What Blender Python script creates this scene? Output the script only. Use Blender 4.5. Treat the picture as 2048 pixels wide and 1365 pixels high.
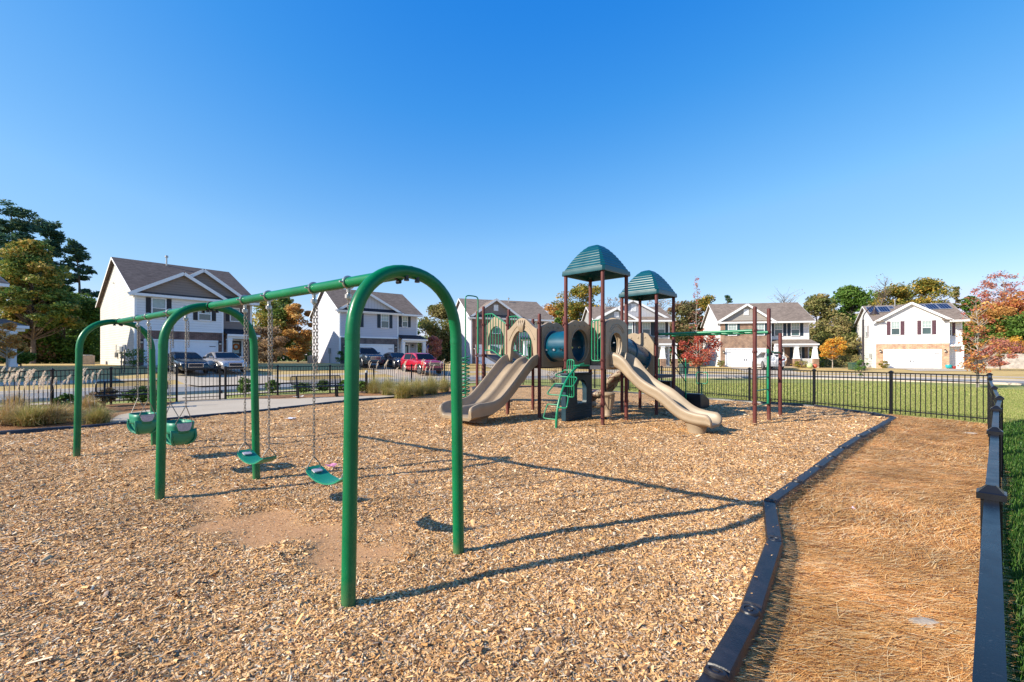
import bpy, bmesh, math, random
import numpy as np
from mathutils import Vector, Matrix

# ---------------------------------------------------------------- camera, sky, sun, exposure
S = bpy.context.scene
for o in list(bpy.data.objects):
    bpy.data.objects.remove(o)
COL = S.collection
R = math.radians
rnd = random.Random(7)

F, HZ, CH = 910.0, 717.0, 1.6        # focal length and horizon row (photograph pixels), eye height (m)
cd = bpy.data.cameras.new('camera'); cam = bpy.data.objects.new('camera', cd); COL.objects.link(cam)
cam.location = (0, 0, CH); cam.rotation_euler = (R(90), 0, 0)
cd.sensor_width = 36; cd.lens = 16.0; cd.shift_y = (HZ - 682.5) / 2048
cd.clip_start = 0.05; cd.clip_end = 2000
S.camera = cam
S.render.resolution_x, S.render.resolution_y = 1024, 682

SUN_AZ, SUN_EL = 247.0, 30.0
w = bpy.data.worlds.new('World'); S.world = w; w.use_nodes = True
nt = w.node_tree; nt.nodes.clear()
sky = nt.nodes.new('ShaderNodeTexSky'); sky.sky_type = 'NISHITA'; sky.sun_disc = False
sky.sun_elevation = R(SUN_EL); sky.sun_rotation = R(SUN_AZ)
sky.air_density = 1.0; sky.dust_density = 0.35; sky.ozone_density = 3.0
hs = nt.nodes.new('ShaderNodeHueSaturation'); hs.inputs['Saturation'].default_value = 1.22
bg = nt.nodes.new('ShaderNodeBackground'); bg.inputs[1].default_value = 0.15
wo = nt.nodes.new('ShaderNodeOutputWorld')
# tone response of the photograph's sky: each channel through a gentle power curve
sc_ = nt.nodes.new('ShaderNodeSeparateColor'); cc0 = nt.nodes.new('ShaderNodeCombineColor')
nt.links.new(sky.outputs[0], hs.inputs['Color']); nt.links.new(hs.outputs[0], sc_.inputs[0])
for ch_, (pw, kk) in enumerate(((1.30, 1.10), (0.81, 0.66), (0.38, 0.725))):
    m1 = nt.nodes.new('ShaderNodeMath'); m1.operation = 'MULTIPLY'; m1.inputs[1].default_value = 0.1665
    m2 = nt.nodes.new('ShaderNodeMath'); m2.operation = 'POWER'; m2.inputs[1].default_value = pw
    m3 = nt.nodes.new('ShaderNodeMath'); m3.operation = 'MULTIPLY'; m3.inputs[1].default_value = kk / 0.1665
    if ch_ < 2:
        cr_ = nt.nodes.new('ShaderNodeValToRGB'); ce = cr_.color_ramp.elements
        while len(ce) < 7: ce.new(.5)
        for e_, (p_, v_) in zip(ce, (((0, .0), (.056, .014), (.078, .036), (.12, .095), (.184, .175), (.386, .30), (1, .75)), ((0, .0), (.171, .158), (.223, .210), (.30, .281), (.423, .381), (.658, .470), (1, .62)))[ch_]):
            e_.position = p_; e_.color = (v_, v_, v_, 1)
        nt.links.new(sc_.outputs[ch_], m1.inputs[0]); nt.links.new(m1.outputs[0], cr_.inputs[0]); nt.links.new(cr_.outputs[0], m3.inputs[0])
        m3.inputs[1].default_value = 1 / 0.1665; nt.links.new(m3.outputs[0], cc0.inputs[ch_]); continue
    nt.links.new(sc_.outputs[ch_], m1.inputs[0]); nt.links.new(m1.outputs[0], m2.inputs[0]); nt.links.new(m2.outputs[0], m3.inputs[0]); nt.links.new(m3.outputs[0], cc0.inputs[ch_])
nt.links.new(cc0.outputs[0], bg.inputs[0]); nt.links.new(bg.outputs[0], wo.inputs[0])
sdir = Vector((math.sin(R(SUN_AZ)) * math.cos(R(SUN_EL)), math.cos(R(SUN_AZ)) * math.cos(R(SUN_EL)), math.sin(R(SUN_EL))))
ld = bpy.data.lights.new('sun', 'SUN'); ld.energy = 4.8; ld.angle = R(0.5); ld.color = (1, 0.925, 0.78)
lo = bpy.data.objects.new('sun', ld); COL.objects.link(lo)
lo.rotation_euler = (-sdir).to_track_quat('-Z', 'Y').to_euler(); lo.location = (-20, -10, 20)
S.view_settings.view_transform = 'Standard'; S.view_settings.look = 'None'
S.view_settings.exposure = 0.75; S.view_settings.gamma = 1.0; S.view_settings.use_curve_mapping = False

# ---------------------------------------------------------------- helpers
def P(px, py, z=0.0):
    """ground point seen at a pixel of the photograph, for a given height"""
    Y = (CH - z) * F / (py - HZ)
    return ((px - 1024) / F * Y, Y)

def tag(o, label=None, cat=None, group=None, kind=None):
    if label: o['label'] = label
    if cat: o['category'] = cat
    if group: o['group'] = group
    if kind: o['kind'] = kind
    return o

def empty(name, loc, rz=0.0, label=None, cat=None, group=None):
    o = bpy.data.objects.new(name, None); COL.objects.link(o)
    o.location = loc; o.rotation_euler = (0, 0, rz); o.empty_display_size = 0.2
    return tag(o, label, cat, group)

def copy_tree(o, parent=None):
    c = o.copy(); COL.objects.link(c)
    if parent is not None:
        c.parent = parent
    for ch in list(o.children):
        copy_tree(ch, c)
    return c

def lerp(a, b, t): return a + (b - a) * t

def pl(pts, s):
    """piecewise linear lookup"""
    return float(np.interp(s, [p[0] for p in pts], [p[1] for p in pts]))

def smooth_path(pts, n=6, closed=False):
    """Catmull-Rom through 3D points"""
    pts = [Vector(p) for p in pts]; out = []
    N = len(pts)
    for i in range(N - 1):
        p0 = pts[max(i - 1, 0)]; p1 = pts[i]; p2 = pts[i + 1]; p3 = pts[min(i + 2, N - 1)]
        for k in range(n):
            t = k / n
            out.append(0.5 * ((2 * p1) + (-p0 + p2) * t + (2 * p0 - 5 * p1 + 4 * p2 - p3) * t * t + (-p0 + 3 * p1 - 3 * p2 + p3) * t ** 3))
    out.append(pts[-1])
    return out

class MB:
    def __init__(s): s.v = []; s.f = []
    def add(s, vs, fs):
        o = len(s.v); s.v += [tuple(v) for v in vs]; s.f += [tuple(i + o for i in f) for f in fs]; return s
    def box(s, c, d, rz=0.0):
        x, y, z = d[0] / 2, d[1] / 2, d[2] / 2; cs, sn = math.cos(rz), math.sin(rz)
        vs = []
        for sx, sy, sz in ((-1,-1,-1),(1,-1,-1),(1,1,-1),(-1,1,-1),(-1,-1,1),(1,-1,1),(1,1,1),(-1,1,1)):
            a, b = sx * x, sy * y
            vs.append((c[0] + a * cs - b * sn, c[1] + a * sn + b * cs, c[2] + sz * z))
        return s.add(vs, [(0,3,2,1),(4,5,6,7),(0,1,5,4),(1,2,6,5),(2,3,7,6),(3,0,4,7)])
    def b2(s, x0, x1, y0, y1, z0, z1):
        return s.box(((x0+x1)/2, (y0+y1)/2, (z0+z1)/2), (abs(x1-x0), abs(y1-y0), abs(z1-z0)))
    def bar(s, p, q, wd, h, up=(0,0,1)):
        p, q = Vector(p), Vector(q); t = (q - p).normalized(); u = Vector(up)
        a = t.cross(u)
        if a.length < 1e-4: a = Vector((1,0,0))
        a.normalize(); b = a.cross(t).normalized()
        a *= wd / 2; b *= h / 2
        vs = [p-a-b, p+a-b, p+a+b, p-a+b, q-a-b, q+a-b, q+a+b, q-a+b]
        return s.add(vs, [(0,1,2,3),(7,6,5,4),(0,4,5,1),(1,5,6,2),(2,6,7,3),(3,7,4,0)])
    def tube(s, pts, r, n=10, cap=True, closed=False):
        pts = [Vector(p) for p in pts]; N = len(pts)
        rs = r if isinstance(r, (list, tuple)) else [r] * N
        T = []
        for i in range(N):
            if closed: d = pts[(i+1) % N] - pts[i-1]
            else: d = pts[min(i+1, N-1)] - pts[max(i-1, 0)]
            T.append(d.normalized() if d.length > 1e-9 else Vector((0,0,1)))
        ref = Vector((0,0,1)) if abs(T[0].z) < 0.9 else Vector((1,0,0))
        a = (ref - T[0] * ref.dot(T[0])).normalized()
        vs = []
        for i in range(N):
            a = a - T[i] * a.dot(T[i])
            a = a.normalized() if a.length > 1e-6 else T[i].orthogonal().normalized()
            b = T[i].cross(a)
            for k in range(n):
                th = 2 * math.pi * k / n
                vs.append(pts[i] + (a * math.cos(th) + b * math.sin(th)) * rs[i])
        fs = []
        for i in range(N if closed else N - 1):
            j = (i + 1) % N
            for k in range(n):
                l = (k + 1) % n
                fs.append((i*n+k, i*n+l, j*n+l, j*n+k))
        if cap and not closed:
            fs.append(tuple(range(n-1, -1, -1))); fs.append(tuple((N-1)*n + k for k in range(n)))
        return s.add(vs, fs)
    def lathe(s, prof, c=(0,0,0), n=20, cap=True):
        vs, fs = [], []
        for r_, z in prof:
            for k in range(n):
                th = 2*math.pi*k/n; vs.append((c[0]+r_*math.cos(th), c[1]+r_*math.sin(th), c[2]+z))
        for i in range(len(prof)-1):
            for k in range(n):
                l = (k+1) % n; fs.append((i*n+k, i*n+l, (i+1)*n+l, (i+1)*n+k))
        if cap:
            fs.append(tuple(range(n-1,-1,-1))); fs.append(tuple((len(prof)-1)*n+k for k in range(n)))
        return s.add(vs, fs)
    def prism(s, poly, fn, t0, t1):
        """poly of 2D points, fn(a, b, t) -> 3D"""
        n = len(poly)
        vs = [fn(a, b, t0) for a, b in poly] + [fn(a, b, t1) for a, b in poly]
        fs = [tuple(range(n-1,-1,-1)), tuple(range(n, 2*n))] + [(i, (i+1)%n, n+(i+1)%n, n+i) for i in range(n)]
        return s.add(vs, fs)
    def slab(s, p0, p1, p2, p3, t):
        ps = [Vector(p) for p in (p0,p1,p2,p3)]
        nrm = (ps[1]-ps[0]).cross(ps[3]-ps[0]).normalized()
        if nrm.z < 0: nrm = -nrm
        vs = ps + [p - nrm * t for p in ps]
        return s.add(vs, [(0,1,2,3),(7,6,5,4),(0,4,5,1),(1,5,6,2),(2,6,7,3),(3,7,4,0)])
    def loft(s, rings, cap=True, closed=True):
        n = len(rings[0]); vs = [p for r_ in rings for p in r_]; fs = []
        m = n if closed else n - 1
        for i in range(len(rings)-1):
            for k in range(m):
                l = (k+1) % n; fs.append((i*n+k, i*n+l, (i+1)*n+l, (i+1)*n+k))
        if cap:
            fs.append(tuple(range(n-1,-1,-1))); fs.append(tuple((len(rings)-1)*n+k for k in range(n)))
        return s.add(vs, fs)
    def panel(s, outline, hole, fn, t0, t1, n=64):
        """flat plate with one hole; outline star-shaped about the hole centre"""
        cx = sum(p[0] for p in hole)/len(hole); cy = sum(p[1] for p in hole)/len(hole)
        def cast(poly, th):
            dx, dy = math.cos(th), math.sin(th); best = None
            for i in range(len(poly)):
                (x0,y0),(x1,y1) = poly[i], poly[(i+1)%len(poly)]
                ex, ey = x1-x0, y1-y0; den = dx*ey - dy*ex
                if abs(den) < 1e-9: continue
                t = ((x0-cx)*ey - (y0-cy)*ex)/den; u = ((x0-cx)*dy - (y0-cy)*dx)/den
                if t > 0 and -1e-6 <= u <= 1+1e-6 and (best is None or t > best): best = t
            return best or 0.01
        ths = [2*math.pi*i/n for i in range(n)]
        ths += [math.atan2(p[1]-cy, p[0]-cx) % (2*math.pi) for p in outline]
        ths = sorted(set(round(t, 4) for t in ths)); n = len(ths)
        A = [(cx+cast(outline,t)*math.cos(t), cy+cast(outline,t)*math.sin(t)) for t in ths]
        B = [(cx+cast(hole,t)*math.cos(t), cy+cast(hole,t)*math.sin(t)) for t in ths]
        vs = [fn(a,b,t0) for a,b in A]+[fn(a,b,t0) for a,b in B]+[fn(a,b,t1) for a,b in A]+[fn(a,b,t1) for a,b in B]
        fs = []
        for i in range(n):
            j = (i+1) % n
            fs += [(i,j,n+j,n+i),(2*n+i,3*n+i,3*n+j,2*n+j),(i,2*n+i,2*n+j,j),(n+i,n+j,3*n+j,3*n+i)]
        return s.add(vs, fs)
    def build(s, name, mat, parent=None, smooth=False, bevel=0.0, loc=None, seg=2, ang=35):
        me = bpy.data.meshes.new(name); me.from_pydata(s.v, [], s.f)
        bm = bmesh.new(); bm.from_mesh(me); bmesh.ops.recalc_face_normals(bm, faces=bm.faces); bm.to_mesh(me); bm.free()
        me.materials.append(mat)
        o = bpy.data.objects.new(name, me); COL.objects.link(o)
        if smooth: me.shade_smooth(); me.set_sharp_from_angle(angle=R(ang))
        if bevel > 0:
            m = o.modifiers.new('bevel', 'BEVEL'); m.width = bevel; m.segments = seg; m.limit_method = 'ANGLE'; m.angle_limit = R(40)
            me.shade_smooth()
            wn = o.modifiers.new('wn', 'WEIGHTED_NORMAL'); wn.keep_sharp = True
        if parent is not None: o.parent = parent
        if loc is not None: o.location = loc
        return o

def npmesh(name, verts, faces, mat, parent=None, smooth=False):
    verts = np.ascontiguousarray(verts, dtype=np.float32); faces = np.ascontiguousarray(faces, dtype=np.int32)
    me = bpy.data.meshes.new(name)
    k = faces.shape[1]
    me.vertices.add(len(verts)); me.vertices.foreach_set('co', verts.ravel())
    me.loops.add(faces.size); me.loops.foreach_set('vertex_index', faces.ravel())
    me.polygons.add(len(faces)); me.polygons.foreach_set('loop_start', np.arange(0, faces.size, k, dtype=np.int32))
    me.update(calc_edges=True); me.validate()
    if smooth: me.shade_smooth()
    me.materials.append(mat)
    o = bpy.data.objects.new(name, me); COL.objects.link(o)
    if parent is not None: o.parent = parent
    return o

# ---------------------------------------------------------------- materials
def nodes(name):
    m = bpy.data.materials.new(name); m.use_nodes = True
    t = m.node_tree; b = t.nodes['Principled BSDF']
    return m, t, b

def N(t, kind, **kw):
    n = t.nodes.new(kind)
    for k, v in kw.items():
        if k.startswith('i_'): n.inputs[int(k[2:]) if k[2:].isdigit() else k[2:]].default_value = v
        else: setattr(n, k, v)
    return n

def ramp(t, fac, cols, interp='LINEAR'):
    r_ = t.nodes.new('ShaderNodeValToRGB'); r_.color_ramp.interpolation = interp
    e = r_.color_ramp.elements
    while len(e) < len(cols): e.new(0.5)
    for i, (p, c) in enumerate(cols):
        e[i].position = p; e[i].color = (c[0], c[1], c[2], 1)
    t.links.new(fac, r_.inputs[0]); return r_.outputs[0]

def pm(name, col, rough=0.5, metal=0.0, var=0.18, scale=6.0, bump=0.0, bscale=40.0, coat=0.0, spec=0.5):
    m, t, b = nodes(name)
    tc = N(t, 'ShaderNodeTexCoord')
    nz = N(t, 'ShaderNodeTexNoise'); nz.inputs['Scale'].default_value = scale; nz.inputs['Detail'].default_value = 6
    t.links.new(tc.outputs['Object'], nz.inputs['Vector'])
    c0 = [c * (1 - var) for c in col]; c1 = [min(1, c * (1 + var)) for c in col]
    t.links.new(ramp(t, nz.outputs[0], [(0.3, c0), (0.7, c1)]), b.inputs['Base Color'])
    rr = N(t, 'ShaderNodeMapRange'); rr.inputs[3].default_value = max(0.02, rough - 0.08); rr.inputs[4].default_value = min(1, rough + 0.1)
    t.links.new(nz.outputs[0], rr.inputs[0]); t.links.new(rr.outputs[0], b.inputs['Roughness'])
    b.inputs['Metallic'].default_value = metal; b.inputs['Specular IOR Level'].default_value = spec
    b.inputs['Coat Weight'].default_value = coat; b.inputs['Coat Roughness'].default_value = 0.08
    if bump > 0:
        n2 = N(t, 'ShaderNodeTexNoise'); n2.inputs['Scale'].default_value = bscale; n2.inputs['Detail'].default_value = 4
        t.links.new(tc.outputs['Object'], n2.inputs['Vector'])
        bp = N(t, 'ShaderNodeBump'); bp.inputs['Strength'].default_value = bump; bp.inputs['Distance'].default_value = 0.01
        t.links.new(n2.outputs[0], bp.inputs['Height']); t.links.new(bp.outputs[0], b.inputs['Normal'])
    return m

def island_mat(name, cols, rough=0.7, trans=0.0, big=None, bigscale=0.5, spec=0.3, clump=False):
    """colour picked per loose piece; optional slow noise tint"""
    m, t, b = nodes(name)
    g = N(t, 'ShaderNodeNewGeometry')
    n = len(cols); fac = g.outputs['Random Per Island']
    if clump:      # whole leaf clusters lean to one colour
        at_ = N(t, 'ShaderNodeAttribute', attribute_name='clump'); ml = N(t, 'ShaderNodeMath', operation='MULTIPLY'); ml.inputs[1].default_value = .42
        ad = N(t, 'ShaderNodeMath', operation='MULTIPLY_ADD'); ad.inputs[1].default_value = .58
        t.links.new(fac, ml.inputs[0]); t.links.new(at_.outputs['Fac'], ad.inputs[0]); t.links.new(ml.outputs[0], ad.inputs[2]); fac = ad.outputs[0]
    c = ramp(t, fac, [(i / n, k) for i, k in enumerate(cols)], 'CONSTANT' if n > 3 else 'LINEAR')
    if big is not None:
        tc = N(t, 'ShaderNodeTexCoord'); nz = N(t, 'ShaderNodeTexNoise'); nz.inputs['Scale'].default_value = bigscale; nz.inputs['Detail'].default_value = 5
        t.links.new(tc.outputs['Object'], nz.inputs['Vector'])
        tint = ramp(t, nz.outputs[0], [(0.35, big[0]), (0.65, big[1])])
        mx = N(t, 'ShaderNodeMix', data_type='RGBA', blend_type='MULTIPLY'); mx.inputs[0].default_value = 1
        t.links.new(c, mx.inputs[6]); t.links.new(tint, mx.inputs[7]); c = mx.outputs[2]
    t.links.new(c, b.inputs['Base Color']); b.inputs['Roughness'].default_value = rough; b.inputs['Specular IOR Level'].default_value = spec
    if trans > 0:
        out = t.nodes['Material Output']; tr = N(t, 'ShaderNodeBsdfTranslucent'); ms = N(t, 'ShaderNodeMixShader'); ms.inputs[0].default_value = trans
        t.links.new(c, tr.inputs[0]); t.links.new(b.outputs[0], ms.inputs[1]); t.links.new(tr.outputs[0], ms.inputs[2]); t.links.new(ms.outputs[0], out.inputs[0])
    return m

def siding_mat(name, col, pitch=0.17, vertical=False, strength=1.0):
    m, t, b = nodes(name)
    tc = N(t, 'ShaderNodeTexCoord'); sp = N(t, 'ShaderNodeSeparateXYZ'); t.links.new(tc.outputs['Object'], sp.inputs[0])
    d = N(t, 'ShaderNodeMath', operation='DIVIDE'); d.inputs[1].default_value = pitch
    t.links.new(sp.outputs['X' if vertical else 'Z'], d.inputs[0])
    fr = N(t, 'ShaderNodeMath', operation='FRACT'); t.links.new(d.outputs[0], fr.inputs[0])
    # the lap joint: shade under each board's butt, darkened into the colour
    jc = ramp(t, fr.outputs[0], [(0.0, [c * 0.5 for c in col]), (0.10, col), (1.0, col)])
    nz = N(t, 'ShaderNodeTexNoise'); nz.inputs['Scale'].default_value = 0.7; nz.inputs['Detail'].default_value = 7
    t.links.new(tc.outputs['Object'], nz.inputs['Vector'])
    mx = N(t, 'ShaderNodeMix', data_type='RGBA', blend_type='MULTIPLY'); mx.inputs[0].default_value = 1
    t.links.new(jc, mx.inputs[6]); t.links.new(ramp(t, nz.outputs[0], [(0.3, (0.93, 0.92, 0.9)), (0.7, (1, 1, 1))]), mx.inputs[7])
    t.links.new(mx.outputs[2], b.inputs['Base Color'])
    iv = N(t, 'ShaderNodeMath', operation='SUBTRACT'); iv.inputs[0].default_value = 1; t.links.new(fr.outputs[0], iv.inputs[1])
    bp = N(t, 'ShaderNodeBump'); bp.inputs['Strength'].default_value = strength; bp.inputs['Distance'].default_value = 0.02
    t.links.new(iv.outputs[0], bp.inputs['Height']); t.links.new(bp.outputs[0], b.inputs['Normal'])
    b.inputs['Roughness'].default_value = 0.6
    return m

def brick_mat(name, c1, c2, mortar):
    m, t, b = nodes(name)
    tc = N(t, 'ShaderNodeTexCoord'); mp = N(t, 'ShaderNodeMapping'); mp.inputs['Rotation'].default_value = (R(90), 0, 0)
    t.links.new(tc.outputs['Object'], mp.inputs[0])
    br = N(t, 'ShaderNodeTexBrick'); br.inputs['Scale'].default_value = 1.0
    br.inputs['Brick Width'].default_value = 0.30; br.inputs['Row Height'].default_value = 0.10; br.inputs['Mortar Size'].default_value = 0.012
    br.inputs['Color1'].default_value = (*c1, 1); br.inputs['Color2'].default_value = (*c2, 1); br.inputs['Mortar'].default_value = (*mortar, 1)
    t.links.new(mp.outputs[0], br.inputs['Vector'])
    nz = N(t, 'ShaderNodeTexNoise'); nz.inputs['Scale'].default_value = 2.5; nz.inputs['Detail'].default_value = 8
    t.links.new(tc.outputs['Object'], nz.inputs['Vector'])
    mx = N(t, 'ShaderNodeMix', data_type='RGBA', blend_type='MULTIPLY'); mx.inputs[0].default_value = 1
    t.links.new(br.outputs[0], mx.inputs[6]); t.links.new(ramp(t, nz.outputs[0], [(0.3, (0.62, 0.6, 0.6)), (0.7, (1.2, 1.15, 1.1))]), mx.inputs[7])
    t.links.new(mx.outputs[2], b.inputs['Base Color']); b.inputs['Roughness'].default_value = 0.85
    return m

def shingle_mat(name, col):
    m, t, b = nodes(name)
    tc = N(t, 'ShaderNodeTexCoord'); nz = N(t, 'ShaderNodeTexNoise'); nz.inputs['Scale'].default_value = 3.0; nz.inputs['Detail'].default_value = 12; nz.inputs['Roughness'].default_value = 0.75
    mp = N(t, 'ShaderNodeMapping'); mp.inputs['Scale'].default_value = (1.0, 3.0, 3.0)
    t.links.new(tc.outputs['Object'], mp.inputs[0]); t.links.new(mp.outputs[0], nz.inputs['Vector'])
    vo = N(t, 'ShaderNodeTexVoronoi'); vo.inputs['Scale'].default_value = 3.5; t.links.new(mp.outputs[0], vo.inputs['Vector'])
    ca = ramp(t, nz.outputs[0], [(0.3, [c * 0.55 for c in col]), (0.7, [c * 1.45 for c in col])])
    sp = N(t, 'ShaderNodeSeparateColor'); t.links.new(vo.outputs['Color'], sp.inputs[0])
    mx = N(t, 'ShaderNodeMix', data_type='RGBA', blend_type='MULTIPLY'); mx.inputs[0].default_value = 1
    t.links.new(ca, mx.inputs[6]); t.links.new(ramp(t, sp.outputs[0], [(0, (0.75, 0.75, 0.75)), (1, (1.2, 1.2, 1.2))]), mx.inputs[7])
    t.links.new(mx.outputs[2], b.inputs['Base Color']); b.inputs['Roughness'].default_value = 0.95; b.inputs['Specular IOR Level'].default_value = 0.2
    return m

def ground_mat(name, cols, scale=1.0, fine=60.0, bump=0.5, stretch=(1, 1, 1), rough=0.95, bdist=0.03, big=0.35):
    m, t, b = nodes(name)
    tc = N(t, 'ShaderNodeTexCoord'); mp = N(t, 'ShaderNodeMapping'); mp.inputs['Scale'].default_value = stretch
    t.links.new(tc.outputs['Object'], mp.inputs[0])
    n1 = N(t, 'ShaderNodeTexNoise'); n1.inputs['Scale'].default_value = fine; n1.inputs['Detail'].default_value = 10; n1.inputs['Roughness'].default_value = 0.7
    n2 = N(t, 'ShaderNodeTexNoise'); n2.inputs['Scale'].default_value = scale; n2.inputs['Detail'].default_value = 6
    t.links.new(mp.outputs[0], n1.inputs['Vector']); t.links.new(mp.outputs[0], n2.inputs['Vector'])
    mxv = N(t, 'ShaderNodeMix', data_type='FLOAT'); mxv.inputs[0].default_value = big
    t.links.new(n1.outputs[0], mxv.inputs[2]); t.links.new(n2.outputs[0], mxv.inputs[3])
    k = len(cols)
    t.links.new(ramp(t, mxv.outputs[0], [(0.32 + 0.36 * i / (k - 1), c) for i, c in enumerate(cols)]), b.inputs['Base Color'])
    bp = N(t, 'ShaderNodeBump'); bp.inputs['Strength'].default_value = bump; bp.inputs['Distance'].default_value = bdist
    t.links.new(n1.outputs[0], bp.inputs['Height']); t.links.new(bp.outputs[0], b.inputs['Normal'])
    b.inputs['Roughness'].default_value = rough; b.inputs['Specular IOR Level'].default_value = 0.2
    return m

CHIP = [(0.749,0.438,0.194),(0.535,0.279,0.097),(0.856,0.557,0.292),(0.663,0.368,0.146),(0.278,0.139,0.059),(0.865,0.707,0.486),(0.77,0.468,0.214),(0.492,0.358,0.253),(0.599,0.319,0.117),(0.171,0.09,0.049),(0.834,0.528,0.253),(0.706,0.418,0.175)]
def chip_bed_mat():
    m, t, b = nodes('wood_chip_bed')
    tc = N(t, 'ShaderNodeTexCoord')
    def vor(sc, st):
        mp = N(t, 'ShaderNodeMapping'); mp.inputs['Scale'].default_value = st
        dn = N(t, 'ShaderNodeTexNoise'); dn.inputs['Scale'].default_value = 12; t.links.new(tc.outputs['Object'], dn.inputs['Vector'])
        va = N(t, 'ShaderNodeVectorMath', operation='MULTIPLY_ADD'); va.inputs[1].default_value = (0.06, 0.06, 0.06)
        t.links.new(dn.outputs['Color'], va.inputs[0]); t.links.new(tc.outputs['Object'], va.inputs[2])
        t.links.new(va.outputs[0], mp.inputs[0])
        v = N(t, 'ShaderNodeTexVoronoi'); v.inputs['Scale'].default_value = sc; t.links.new(mp.outputs[0], v.inputs['Vector']); return v
    v1 = vor(50, (1, 1.7, 1)); v2 = vor(70, (1.6, 1, 1))
    s1 = N(t, 'ShaderNodeSeparateColor'); t.links.new(v1.outputs['Color'], s1.inputs[0])
    s2 = N(t, 'ShaderNodeSeparateColor'); t.links.new(v2.outputs['Color'], s2.inputs[0])
    c1 = ramp(t, s1.outputs[0], [(i/len(CHIP), c) for i, c in enumerate(CHIP)], 'CONSTANT')
    c2 = ramp(t, s2.outputs[1], [(i/len(CHIP), c) for i, c in enumerate(CHIP)], 'CONSTANT')
    mx = N(t, 'ShaderNodeMix', data_type='RGBA'); mx.inputs[0].default_value = 0.5
    t.links.new(c1, mx.inputs[6]); t.links.new(c2, mx.inputs[7])
    n3 = N(t, 'ShaderNodeTexNoise'); n3.inputs['Scale'].default_value = 0.9; n3.inputs['Detail'].default_value = 6; t.links.new(tc.outputs['Object'], n3.inputs['Vector'])
    m2 = N(t, 'ShaderNodeMix', data_type='RGBA', blend_type='MULTIPLY'); m2.inputs[0].default_value = 1
    t.links.new(mx.outputs[2], m2.inputs[6]); t.links.new(ramp(t, n3.outputs[0], [(0.3, (0.68, 0.65, 0.62)), (0.7, (1.0, 0.97, 0.94))]), m2.inputs[7])
    at = N(t, 'ShaderNodeAttribute', attribute_name='dirt')
    n4 = N(t, 'ShaderNodeTexNoise'); n4.inputs['Scale'].default_value = 60; n4.inputs['Detail'].default_value = 8; t.links.new(tc.outputs['Object'], n4.inputs['Vector'])
    dirt = ramp(t, n4.outputs[0], [(0.3, (0.33, 0.17, 0.08)), (0.7, (0.55, 0.31, 0.155))])
    m3 = N(t, 'ShaderNodeMix', data_type='RGBA'); t.links.new(at.outputs['Fac'], m3.inputs[0]); t.links.new(m2.outputs[2], m3.inputs[6]); t.links.new(dirt, m3.inputs[7])
    t.links.new(m3.outputs[2], b.inputs['Base Color']); b.inputs['Roughness'].default_value = 0.9; b.inputs['Specular IOR Level'].default_value = 0.2
    ad = N(t, 'ShaderNodeMath', operation='ADD'); t.links.new(s1.outputs[2], ad.inputs[0]); t.links.new(s2.outputs[2], ad.inputs[1])
    sb = N(t, 'ShaderNodeMath', operation='SUBTRACT'); sb.inputs[0].default_value = 1; t.links.new(at.outputs['Fac'], sb.inputs[1])
    ml = N(t, 'ShaderNodeMath', operation='MULTIPLY'); t.links.new(ad.outputs[0], ml.inputs[0]); t.links.new(sb.outputs[0], ml.inputs[1])
    bp = N(t, 'ShaderNodeBump'); bp.inputs['Strength'].default_value = 0.8; bp.inputs['Distance'].default_value = 0.02
    t.links.new(ml.outputs[0], bp.inputs['Height']); t.links.new(bp.outputs[0], b.inputs['Normal'])
    return m

M = {}
M['green'] = pm('green_paint', (0.001, 0.165, 0.06), 0.3, var=0.12, coat=0.1, spec=0.4)
def worn_paint(name, col, dull, rough, dust=None):
    """powder coat with small scuffs, faded patches and dust near the ground"""
    m, t, b = nodes(name)
    tc = N(t, 'ShaderNodeTexCoord')
    def nz(s, d=6, st=None):
        n = N(t, 'ShaderNodeTexNoise'); n.inputs['Scale'].default_value = s; n.inputs['Detail'].default_value = d; t.links.new(tc.outputs['Object'], n.inputs['Vector']); return n.outputs[0]
    c = ramp(t, nz(3), [(.3, [k*.8 for k in col]), (.7, [k*1.2 for k in col])])
    sc_ = ramp(t, nz(70, 3), [(.66, (0,0,0)), (.74, (1,1,1))])
    m1 = N(t, 'ShaderNodeMix', data_type='RGBA'); t.links.new(sc_, m1.inputs[0]); t.links.new(c, m1.inputs[6]); m1.inputs[7].default_value = (*dull, 1); c = m1.outputs[2]
    if dust:
        sp = N(t, 'ShaderNodeSeparateXYZ'); t.links.new(tc.outputs['Object'], sp.inputs[0])
        ad = N(t, 'ShaderNodeMath', operation='MULTIPLY_ADD'); ad.inputs[1].default_value = .35; t.links.new(nz(9), ad.inputs[0]); t.links.new(sp.outputs['Z'], ad.inputs[2])
        f_ = ramp(t, ad.outputs[0], [(.14, (.22,.22,.22)), (.34, (0,0,0))])
        m2 = N(t, 'ShaderNodeMix', data_type='RGBA'); t.links.new(f_, m2.inputs[0]); t.links.new(c, m2.inputs[6]); m2.inputs[7].default_value = (*dust, 1); c = m2.outputs[2]
    t.links.new(c, b.inputs['Base Color'])
    rr = N(t, 'ShaderNodeMapRange'); rr.inputs[3].default_value = rough-.06; rr.inputs[4].default_value = rough+.2; t.links.new(nz(11, 8), rr.inputs[0]); t.links.new(rr.outputs[0], b.inputs['Roughness'])
    b.inputs['Specular IOR Level'].default_value = .33
    bp = N(t, 'ShaderNodeBump'); bp.inputs['Strength'].default_value = .06; bp.inputs['Distance'].default_value = .003; t.links.new(nz(160, 2), bp.inputs['Height']); t.links.new(bp.outputs[0], b.inputs['Normal'])
    return m
M['green'] = worn_paint('green_paint', (0.0, 0.135, 0.046), (.02,.19,.09), .27, dust=(.30,.20,.11))
M['greenplay'] = pm('green_powder_coat', (0.004, 0.19, 0.085), 0.35, var=0.12)
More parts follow.
